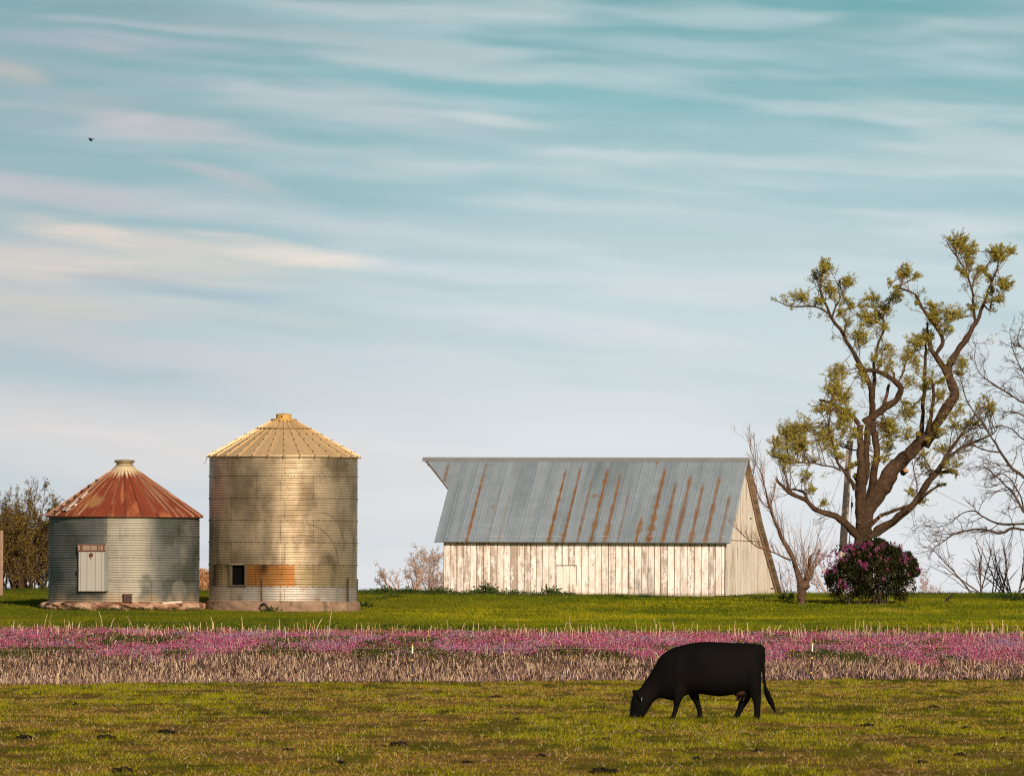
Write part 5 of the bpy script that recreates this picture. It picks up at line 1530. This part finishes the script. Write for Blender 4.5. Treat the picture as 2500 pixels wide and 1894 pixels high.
    leg([(1665, 600, 90, -.16, .11), (1678, 680, 74, -.16, .10), (1688, 750, 66, -.16, .075), (1702, 800, 55, -.16, .058), (1712, 845, 43, -.16, .048), (1716, 890, 36, -.16, .042), (1716, 940, 33, -.16, .038), (1716, 990, 33, -.16, .036), (1712, 1020, 38, -.16, .04), (1700, 1042, 50, -.16, .046), (1694, 1064, 57, -.16, .052)])
    # ears (swept back along the neck) and dock of the tail
    for yo, s in ((-.15, -1), (.09, 1)):
        P = np.array([[cx(420), yo * .6, cz(762)], [cx(432), yo * .85, cz(778)], [cx(445), yo, cz(800)], [cx(455), yo * 1.15, cz(825)], [cx(462), yo * 1.2, cz(850)]])
        mb.tubes(P[None], np.array([[.022, .034, .036, .028, .010]]), (1, 1, 1), 10)
        mb.add(P[:3], [(0, 1, 2)])
    tp = np.array([(1735, 262), (1766, 275), (1782, 330), (1784, 400), (1784, 480), (1788, 570), (1796, 650), (1806, 730)], float)
    P = np.stack([cx(tp[:, 0]), np.full(8, -.01), cz(tp[:, 1])], 1)
    P, R = smooth_line(P, np.array([36, 32, 23, 20, 19, 18, 18, 17]) / K, .03)
    mb.tubes(P[None], R[None], (1, 1, 1), 10); mb.disc(P[-1], (0, 0, -1), R[-1], (1, 1, 1), 10)
    raw = mb.build('body', M_black, root)
    bpy.context.view_layer.update()
    md = raw.modifiers.new('remesh', 'REMESH'); md.mode = 'VOXEL'; md.voxel_size = .013; md.use_smooth_shade = True
    ms = raw.modifiers.new('smooth', 'SMOOTH'); ms.factor = .5; ms.iterations = 9
    dg = bpy.context.evaluated_depsgraph_get()
    me = bpy.data.meshes.new_from_object(raw.evaluated_get(dg))
    raw.modifiers.clear(); raw.data = me
    v = np.empty(len(me.vertices) * 3, np.float32); me.vertices.foreach_get('co', v); v = v.reshape(-1, 3)
    c = mixv((.0022, .0026, .0026), (.0050, .0034, .0024), fbm(v[:, 0] * 4, v[:, 2] * 4, 3))
    hoof = sstep(.05, .03, v[:, 2]); c = mixv(c, (.045, .035, .028), hoof * .8)
    for a in list(me.color_attributes):
        me.color_attributes.remove(a)
    ca = me.color_attributes.new('Col', 'FLOAT_COLOR', 'POINT')
    ca.data.foreach_set('color', np.hstack([c, np.ones((len(c), 1))]).astype(np.float32).ravel())
    me.materials.clear(); me.materials.append(M_black)
    me.polygons.foreach_set('use_smooth', np.ones(len(me.polygons), bool))
    # udder and teats
    u = MB()
    t = np.linspace(-1, 1, 11) * .98; r = np.sqrt(1 - t ** 2); th = np.arange(16) / 16 * 2 * PI
    G = np.stack([np.stack([cx(1540) + .135 * r_ * np.cos(th) + .02 * t_, .0 + .16 * r_ * np.sin(th), np.full(16, cz(735) + .115 * t_)], 1) for r_, t_ in zip(r, t)], 1)
    u.grid(G, (.055, .020, .011), closed_u=True)
    for (zx, y) in ((1495, -.07), (1535, -.08), (1572, -.08), (1515, .07)):
        Pt = np.array([[cx(zx + 5), y, cz(780)], [cx(zx), y, cz(815)], [cx(zx - 5), y, cz(848)]])
        u.tubes(Pt[None], np.array([[.020, .015, .009]]), (.04, .018, .012), 8)
    u.build('udder', mat('udder_skin', None, .6, spec=.3), root, smooth=True)
    # tail switch: many long hairs
    h = MB(); n = 260
    k = 8
    q = np.linspace(0, 1, k)
    sp = np.stack([np.interp(q, np.linspace(0, 1, 6), [1800, 1818, 1842, 1872, 1900, 1916]), np.interp(q, np.linspace(0, 1, 6), [690, 750, 815, 880, 930, 968])], 1)
    wd = np.interp(q, [0, .3, .6, .85, 1], [12, 26, 26, 15, 3]) / K
    j = rng.normal(size=(n, 1, 2)) * .55
    ln = rng.uniform(.65, 1.0, (n, 1))
    Pc = np.stack([np.interp(q[None] * ln, q, cx(sp[:, 0])) + j[:, :, 0] * wd[None], -.01 + j[:, :, 1] * wd[None], np.interp(q[None] * ln, q, cz(sp[:, 1])) + rng.normal(size=(n, 1)) * .004], -1)
    h.tubes(Pc, np.full((n, k), .0045) * np.linspace(1, .4, k), (.004, .0035, .003), 3)
    h.build('tail_switch', M_black, root)
    # ear tag, eye
    e = MB(); M = Matrix.Translation(Vector((cx(469), -.195, cz(827)))) @ Matrix.Rotation(math.radians(8), 4, 'Y')
    e.box((-.003, -.004, -.034), (.0035, .004, .026), (.42, .37, .24), M); e.build('ear_tag', M_plain, root)
    y = MB(); t = np.linspace(-1, 1, 7) * .98; r = np.sqrt(1 - t ** 2); th = np.arange(10) / 10 * 2 * PI
    G = np.stack([np.stack([cx(402) + .016 * r_ * np.cos(th), -.135 + .012 * r_ * np.sin(th), np.full(10, cz(858) + .014 * t_)], 1) for r_, t_ in zip(r, t)], 1)
    y.grid(G, (.012, .008, .006), closed_u=True); y.build('eye', mat('eye_gloss', (.01, .008, .006), .15), root, smooth=True)
cow()

# ------------------------------------------------------------------ pasture grass
def wedge(n, y0, y1, margin=1.36):
    """uniform random ground points in the strip of land seen between two distances"""
    Y = np.sqrt(rng.uniform(y0 ** 2, y1 ** 2, n))
    X = rng.uniform(-1, 1, n) * Y * .0625 * margin
    return X, Y

def pasture():
    n = 570000
    X, Y = wedge(n, 93, 217)
    keep = Y < stub_near(X) + rng.normal(size=n) * .4
    X, Y = X[keep], Y[keep]; n = len(X)
    p = fbm(X * .85, Y * .16, 21, 4); q = fbm(X * .28, Y * .055, 35, 3); f = fbm(X * 4, Y * 1.2, 39, 2)
    dry = sstep(.455, .555, p * .60 + q * .28 + f * .12)
    bare = sstep(.60, .70, fbm(X * 1.9, Y * .45, 45, 3)) 
    keep = rng.uniform(size=n) > bare * .8
    X, Y, dry, f, bare, q = X[keep], Y[keep], dry[keep], f[keep], bare[keep], q[keep]; n = len(X)
    h = rng.gamma(5, .0095, n) * (1 - .35 * dry) * (.75 + .5 * f) * (1 - .4 * bare)
    lean = rng.normal(size=(n, 2)) * h[:, None] * .55
    w = rng.uniform(.006, .013, n) * (1 + (Y - 95) / 200)
    g = mixv((.21, .22, .008), (.38, .34, .010), rng.uniform(size=n))
    s = np.array([(.44, .25, .05), (.30, .155, .04), (.50, .33, .10), (.20, .10, .03)])[rng.integers(0, 4, n)]
    isdry = rng.uniform(size=n) < (.08 + .60 * dry)
    c = np.where(isdry[:, None], s, g) * rng.uniform(.6, 1.25, (n, 1))
    dk = np.maximum(sstep(.60, .66, fbm(X * 2.4, Y * .5, 57, 3)), sstep(.62, .66, fbm(X * .9, Y * .35, 58, 3)) * .9)
    c = mixv(c, (.030, .034, .006), dk * .85)
    B = np.stack([X, Y, gz(X, Y) - .004], 1)
    mb = MB(); mb.blades(B, h, w, lean, c)
    # longer grass left round the cow's hooves and muzzle
    cc = at(1460 + 1075 / 4.424, 1752, 142.1)
    for (dx, sp, cnt) in ((-1.08, .20, 1300), (-.46, .15, 800), (.04, .13, 600), (.62, .15, 700), (.99, .15, 800), (0, 1.2, 2500)):
        X2 = cc[0] + dx + rng.normal(size=cnt) * sp; Y2 = 142.1 + rng.normal(size=cnt) * .35 - .25
        h2 = rng.gamma(6, .010, cnt)
        g2 = mixv((.10, .11, .006), (.28, .25, .012), rng.uniform(size=cnt))
        mb.blades(np.stack([X2, Y2, gz(X2, Y2) - .004], 1), h2, rng.uniform(.007, .013, cnt), rng.normal(size=(cnt, 2)) * h2[:, None] * .5, g2)
    # straw bits lying about
    m = 17000
    X, Y = wedge(m, 93, 214)
    k2 = Y < stub_near(X) + .5
    X, Y = X[k2], Y[k2]; m = len(X)
    h = rng.uniform(.02, .07, m); lean = rng.normal(size=(m, 2)) * .07
    c = np.array([(.62, .46, .26), (.70, .56, .38), (.50, .33, .16)])[rng.integers(0, 3, m)]
    mb.blades(np.stack([X, Y, gz(X, Y) + .01], 1), h, np.full(m, .009), lean, c)
    tag(mb.build('grass', M_blade), 'grazed pasture grass, yellow-green with dry brown patches', 'grass', kind='stuff')
pasture()

def clods():
    """dung pats and dirt clods on the pasture, each its own object"""
    src = None
    spots = [(2058, 1665, .17), (2212, 1692, .17), (1443, 1712, .22), (1265, 1755, .30), (2120, 1770, .30), (1935, 1788, .16), (2280, 1725, .28), (2450, 1800, .2), (185, 1716, .16), (262, 1800, .36), (405, 1785, .3), (95, 1702, .18), (245, 1693, .15), (205, 1692, .14), (975, 1815, .30),
             (1372, 1703, .2), (1210, 1701, .3), (640, 1740, .26), (1595, 1770, .2), (1620, 1765, .12), (2360, 1775, .26), (1140, 1858, .2), (1320, 1842, .22), (1480, 1802, .2), (1470, 1884, .4), (2345, 1840, .24), (700, 1828, .2), (540, 1705, .18), (60, 1800, .3), (1700, 1850, .24), (1850, 1830, .2), (2200, 1772, .22), (300, 1880, .34), (900, 1735, .18), (1040, 1760, .22),
             (780, 1700, .16), (1130, 1720, .2), (1900, 1720, .14), (2150, 1715, .16), (2440, 1690, .15), (830, 1860, .24), (440, 1735, .2), (2250, 1860, .26)]
    r2 = np.random.default_rng(77)
    for i, (px, py, w) in enumerate(spots):
        # where this line of sight meets the ground
        Ys = np.linspace(95, 215, 1200)
        dx, dy = px - CX, HY - py
        Zs = (dx * SR + dy * CR) * Ys / FPX; Xs = (dx * CR - dy * SR) * Ys / FPX
        j = int(np.argmax(Zs < gz(Xs, Ys) + .02))
        b = np.array([Xs[j], Ys[j], float(gz(Xs[j], Ys[j])) - .01])
        if src is None or i % 4 == 0:
            n, m = 18, 9
            th = np.arange(n) / n * 2 * PI; u = np.linspace(0, PI / 2, m)
            k = r2.uniform(0, 99)
            rr = 1 + (fbm(np.cos(th)[:, None] * 2.5 + k, np.sin(th)[:, None] * 2.5 + u[None] * 2.5, 5, 4, .7) - .5) * 1.8
            G = np.stack([rr * np.cos(th)[:, None] * np.cos(u), rr * np.sin(th)[:, None] * np.cos(u) * .9, rr * np.sin(u)[None] * .34 + 0 * th[:, None]], -1)
            mb = MB(); mb.grid(G, (.022, .015, .009), closed_u=True)
            o = mb.build('dung_pat', M_conc); src = o
        else:
            o = src.copy(); COL.objects.link(o)
        o.location = b; o.rotation_euler = (0, 0, r2.uniform(0, 6)); o.scale = (w * .46, w * .46, w * .55)
        tag(o, 'dark dry dung pat or dirt clod on the grazed pasture', 'dung pat', 'dung pats scattered over the pasture')
clods()

# ------------------------------------------------------------------ corn stubble, flowers and weeds
def stubble():
    mb = MB()
    # standing cut stalks
    n = 29000
    X, Y = wedge(n, 186, 255)
    row = np.round(Y / .76) * .76 + rng.normal(size=n) * .10
    Y = np.where(rng.uniform(size=n) < .8, row, Y)
    k = (Y > stub_near(X) - .2) & (rng.uniform(size=n) < np.where(Y > 229, .34, .62))
    X, Y = X[k], Y[k]; n = len(X)
    h = rng.gamma(6, .023, n) * np.where(Y > 232, 1.25, .95) + .03
    tall = rng.uniform(size=n) < .012
    h = np.where(tall, h + rng.uniform(.12, .35, n), h)
    w = rng.uniform(.011, .022, n)
    h = h * .8; lx, ly = rng.standard_t(2.5, size=n).clip(-4, 4) * h * .17, rng.normal(size=n) * h * .2
    B = np.stack([X, Y, gz(X, Y) - .02], 1)
    P = np.stack([B, B + np.stack([lx * .5, ly * .5, h * .55], 1), B + np.stack([lx, ly, h], 1)], 1)
    c = np.array([(.60, .41, .25), (.42, .27, .17), (.74, .55, .37), (.20, .12, .08)])[rng.integers(0, 4, n)] * rng.uniform(.7, 1.15, (n, 1))
    mb.tubes(P, np.stack([w * .5, w * .45, w * .4], 1), c, 4)
    # taller leftover stalks along the far edge
    m = 520
    X, Y = wedge(m, 244, 255)
    h = rng.gamma(4, .045, m) + .16; w = rng.uniform(.012, .020, m)
    lx = rng.standard_t(2.5, size=m).clip(-4, 4) * h * .10
    B = np.stack([X, Y, gz(X, Y) - .02], 1)
    P = np.stack([B, B + np.stack([lx * .4, 0 * h, h * .6], 1), B + np.stack([lx, .02 + 0 * h, h], 1)], 1)
    mb.tubes(P, np.stack([w * .6, w * .5, w * .4], 1), np.array([(.66, .44, .24), (.74, .55, .36), (.58, .36, .18)])[rng.integers(0, 3, m)] * rng.uniform(.75, 1.1, (m, 1)), 4)
    # bent-over leaves and trash
    n = 106000
    X, Y = wedge(n, 186, 255)
    k = (Y > stub_near(X) - .3) & (rng.uniform(size=n) < np.where(Y > 229, .12, 1.0))
    X, Y = X[k], Y[k]; n = len(X)
    h = rng.gamma(4, .027, n) * np.where(Y < 206, .8, 1.0)
    c = np.array([(.50, .33, .20), (.26, .155, .10), (.13, .075, .05), (.07, .04, .03), (.52, .35, .25), (.30, .165, .16), (.10, .06, .05)])[rng.integers(0, 7, n)] * rng.uniform(.6, 1.2, (n, 1))
    near = sstep(8, 1, Y - stub_near(X))
    mauve = rng.uniform(size=n) < near * .25
    c = np.where(mauve[:, None], np.array((.40, .25, .30)) * rng.uniform(.7, 1.2, (n, 1)), c)
    dark = sstep(.50, .66, fbm(X * .5, Y * .30, 71, 3)) * .5
    c = mixv(c, (.10, .07, .045), dark * (rng.uniform(size=n) < .7))
    band = np.exp(-((Y - 226.5 - (vn(X * .8, 2.0, 5) - .5) * 2) / 1.6) ** 2) + .7 * np.exp(-((Y - 217 - (vn(X * .8, 9.0, 5) - .5) * 2) / 1.0) ** 2)
    c = mixv(c, (.045, .035, .015), np.clip(band, 0, 1) * (rng.uniform(size=n) < .8))
    mb.blades(np.stack([X, Y, gz(X, Y) - .01], 1), h, rng.uniform(.010, .028, n), rng.normal(size=(n, 2)) * (h * .55)[:, None], c)
    tag(mb.build('stubble', M_straw), 'pale cut corn stubble and shredded stalks across the field', 'stubble', kind='stuff')

    # henbit flowers
    mb = MB()
    n = 370000
    X, Y = wedge(n, 216, 256)
    Y0 = 226 + (vn(X * .45, 1.0, 3) - .5) * 11 + (vn(X * 2.2, 4.0, 3) - .5) * 7
    gap = fbm(X * .75, Y * .26, 81, 3)
    green = sstep(.60, .63, gap + .13 * sstep(-3, -12, X) * sstep(233, 238, Y) * sstep(248, 243, Y))
    p = (.12 * sstep(-9, -2, Y - Y0) + .88 * sstep(-3, 5, Y - Y0)) * sstep(253, 249.5, Y + (vn(X * 1.8, 7.0, 3) - .5) * 3) * (1 - .93 * green)
    k = rng.uniform(size=n) < p
    X, Y = X[k], Y[k]; n = len(X)
    z = rng.uniform(0, 1, n) ** .8 * (.16 + .08 * vn(X * 2.5, Y * 1.2, 4))
    hue = fbm(X * .9, Y * .35, 91, 3)
    pal = np.array([(.60, .06, .20), (.46, .045, .17), (.70, .13, .29), (.76, .30, .40), (.28, .04, .11), (.44, .12, .26)])
    c = pal[rng.integers(0, 6, n)]
    c = mixv(c, (.40, .20, .22), .10)
    tan = rng.uniform(size=n) < .08
    c = np.where(tan[:, None], np.array((.50, .36, .27)), c)
    lav = rng.uniform(size=n) < sstep(.50, .66, hue) * .5
    c = np.where(lav[:, None], np.array((.36, .28, .42)), c) * rng.uniform(.7, 1.25, (n, 1))
    PP = np.stack([X, Y, gz(X, Y) + z], 1)
    mb.leaves(PP, rng.uniform(.02, .055, n), rng.uniform(.014, .032, n), c, up=.3)
    # a thin scatter of the same flowers along the near edge of the stubble
    m = 26000
    X, Y = wedge(m, 188, 232)
    kk = (Y > stub_near(X)) & (rng.uniform(size=m) < .12 + .75 * sstep(.54, .70, fbm(X * .9, Y * .2, 66, 3)) + .25 * sstep(6, 1, Y - stub_near(X)))
    X, Y = X[kk], Y[kk]; m = len(X)
    c = np.array([(.45, .22, .34), (.52, .12, .28), (.36, .25, .36)])[rng.integers(0, 3, m)] * rng.uniform(.7, 1.2, (m, 1))
    mb.leaves(np.stack([X, Y, gz(X, Y) + rng.uniform(0, .13, m)], 1), rng.uniform(.02, .045, m), rng.uniform(.012, .026, m), c)
    # far strip of the same colour beyond the ridge on the right
    m = 26000
    X = rng.uniform(14.0, 26.0, m); Y = rng.uniform(337, 350, m)
    c = pal[rng.integers(0, 5, m)] * .8
    mb.leaves(np.stack([X, Y, gz(X, Y) + rng.uniform(0, .13, m) * sstep(14, 16, X)], 1), .06, .04, c, up=.3)
    tag(mb.build('flowers', M_petal), 'wide band of small magenta-pink wildflowers growing through the stubble', 'flowers', kind='stuff')

    # green weeds among and beyond the flowers
    mb = MB()
    n = 265000
    X, Y = wedge(n, 220, 260)
    gap = fbm(X * .75, Y * .26, 81, 3)
    green = sstep(.60, .63, gap + .13 * sstep(-3, -12, X) * sstep(233, 238, Y) * sstep(248, 243, Y))
    edge = sstep(248, 251, Y) * sstep(259, 255.5, Y)
    k = rng.uniform(size=n) < np.maximum(green * 1.0, np.maximum(edge * .55, .06))
    X, Y, edge = X[k], Y[k], edge[k]; n = len(X)
    z = rng.uniform(0, 1, n) * (.10 + .16 * vn(X * 1.6, Y * .8, 14)) * (1 - .45 * edge)
    c = mixv((.020, .034, .008), (.060, .080, .012), rng.uniform(size=n))
    yel = rng.uniform(size=n) < .10 + .22 * edge
    c = np.where(yel[:, None], np.array((.30, .26, .03)), c) * rng.uniform(.7, 1.3, (n, 1))
    mb.leaves(np.stack([X, Y, gz(X, Y) + z], 1), rng.uniform(.03, .07, n), rng.uniform(.02, .04, n), c, up=.4)
    # broad-leaved weeds along the foot of the barn and on the brow
    def tuft(px, py, Yt, hh, cnt, col=(.05, .085, .02)):
        b = at(px, py, Yt); b[2] = gz(b[0], b[1])
        d = np.stack([rng.normal(0, .8, cnt), rng.normal(0, .5, cnt), np.ones(cnt)], 1)
        Lq = hh * rng.uniform(.6, 1.2, cnt)
        Pq, Rq = grow(np.repeat(b[None], cnt, 0) + rng.normal(size=(cnt, 3)) * (.16, .1, 0), d, Lq, np.full(cnt, .01), k=4, wob=.15, up=(0, 0, -.12))
        for i in range(1, 4):
            mb.leaves(Pq[:, i], hh * .5, hh * .22, np.array(col) * rng.uniform(.6, 1.4, (cnt, 1)), dirs=(Pq[:, i] - Pq[:, i - 1]) * 12)
    for px, hh in ((935, .22), (948, .25), (985, .18), (1000, .2), (1040, .16), (1066, .2), (1085, .2), (1100, .15), (1130, .15), (1150, .12), (1170, .2), (1190, .34), (1200, .2), (1215, .15), (1240, .16), (1255, .14), (1275, .15), (1300, .13), (1343, .28), (1352, .18), (1390, .12), (900, .12), (880, .12)):
        tuft(px, 1447, 321.6 + (1769 - px) / 684 * 2.6 - .2, hh * 1.1, 34, (.05, .08, .018))
    for px, py, Yt, hh in ((1925, 1457, 316, .30), (890, 1478, 305, .22), (655, 1485, 297.5, .18), (665, 1487, 297.5, .16), (1510, 1455, 319, .15), (1530, 1455, 318, .12), (1575, 1453, 319, .15), (1850, 1456, 318, .14), (2480, 1460, 318, .3), (2455, 1460, 320, .2), (930, 1457, 314, .12), (960, 1452, 316, .16), (1800, 1453, 320, .1)):
        tuft(px, py, Yt, hh, 34, (.03, .05, .015))
    for _ in range(150):
        tuft(rng.uniform(870, 1420) if _ < 105 else rng.uniform(1770, 2490), 1447, rng.uniform(324, 331) if _ < 40 else 321.5, rng.uniform(.05, .13), 20, (.055, .085, .018)) if True else None
    for _ in range(30):
        tuft(rng.uniform(120, 500), 1490, 297.6 + rng.uniform(-.5, .3), rng.uniform(.08, .16), 22, (.05, .06, .015))
    tag(mb.build('weeds', M_blade), 'dark green leafy weeds in clumps among flowers and along the barn foot', 'weeds', kind='stuff')
stubble()

# ------------------------------------------------------------------ farmyard lawn
def lawn():
    n = 330000
    X, Y = wedge(n, 253, 342, 1.30)
    ok = (np.hypot(X - TB[0], Y - 301.7) > 2.9) & (np.hypot(X - SB[0], Y - 301.7) > 3.1) & (Y > 256 + rng.normal(size=n))
    X, Y = X[ok], Y[ok]; n = len(X)
    soil = sstep(0, 1, 1 - np.abs(Y - 268 - (X - 16) * .2) / 3.2) * sstep(10.5, 14, X)
    ok = rng.uniform(size=n) > soil * .92
    X, Y = X[ok], Y[ok]; n = len(X)
    q = fbm(X * .12, Y * .09, 31, 3); r = fbm(X * .9, Y * .4, 33, 3)
    h = rng.gamma(5, .011, n) * (.7 + .6 * r) * (1 + .9 * sstep(322, 330, Y))
    c = mixv((.155, .19, .009), (.36, .32, .011), np.clip(sstep(.38, .66, q) * .7 + rng.uniform(0, .5, n) - .1, 0, 1))
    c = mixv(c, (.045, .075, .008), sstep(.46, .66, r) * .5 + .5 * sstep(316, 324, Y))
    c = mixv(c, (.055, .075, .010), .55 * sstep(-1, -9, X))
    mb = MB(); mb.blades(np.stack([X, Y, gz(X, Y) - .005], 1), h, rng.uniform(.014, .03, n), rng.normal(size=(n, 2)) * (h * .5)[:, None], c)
    tag(mb.build('lawn_grass', M_blade), 'fresh green farmyard grass on the low rise before the buildings', 'grass', kind='stuff')
lawn()

def yellow_tuft():
    b = at(2162, 1483, 304); b[2] = gz(b[0], b[1])
    n = 420
    B = b + np.stack([rng.normal(0, .32, n), rng.normal(0, .35, n), np.zeros(n)], 1); B[:, 2] = gz(B[:, 0], B[:, 1])
    h = rng.uniform(.04, .16, n)
    lean = np.stack([rng.normal(.18, .12, n), rng.normal(0, .05, n)], 1)
    mb = MB(); mb.blades(B, h, np.full(n, .012), lean, np.array((.42, .34, .05)) * rng.uniform(.6, 1.2, (n, 1)))
    tag(mb.build('grass_tuft', M_blade, loc=b), 'yellow tuft of long flattened grass in front of the lilac', 'grass tuft', kind='stuff')
    # a dark broken branch sticking up from the brow
    A = at(2308, 1462, 316); A[2] = gz(A[0], A[1])
    mb = MB()
    P = np.array([A, A + (.10, 0, .10), A + (.22, 0, .20), A + (.33, 0, .33)])
    mb.tubes(P[None], np.array([[.05, .06, .04, .012]]), (.035, .025, .022), 7)
    mb.tubes(np.array([[A + (.10, 0, .1), A + (.30, .05, .14)], [A + (-.05, 0, .0), A + (.12, .02, .14)]]), np.array([[.02, .006], [.03, .02]]), (.03, .022, .02), 5)
    tag(mb.build('broken_branch', M_twig, loc=A), 'short dark broken branch poking up from the grass right of the lilac', 'branch')
yellow_tuft()
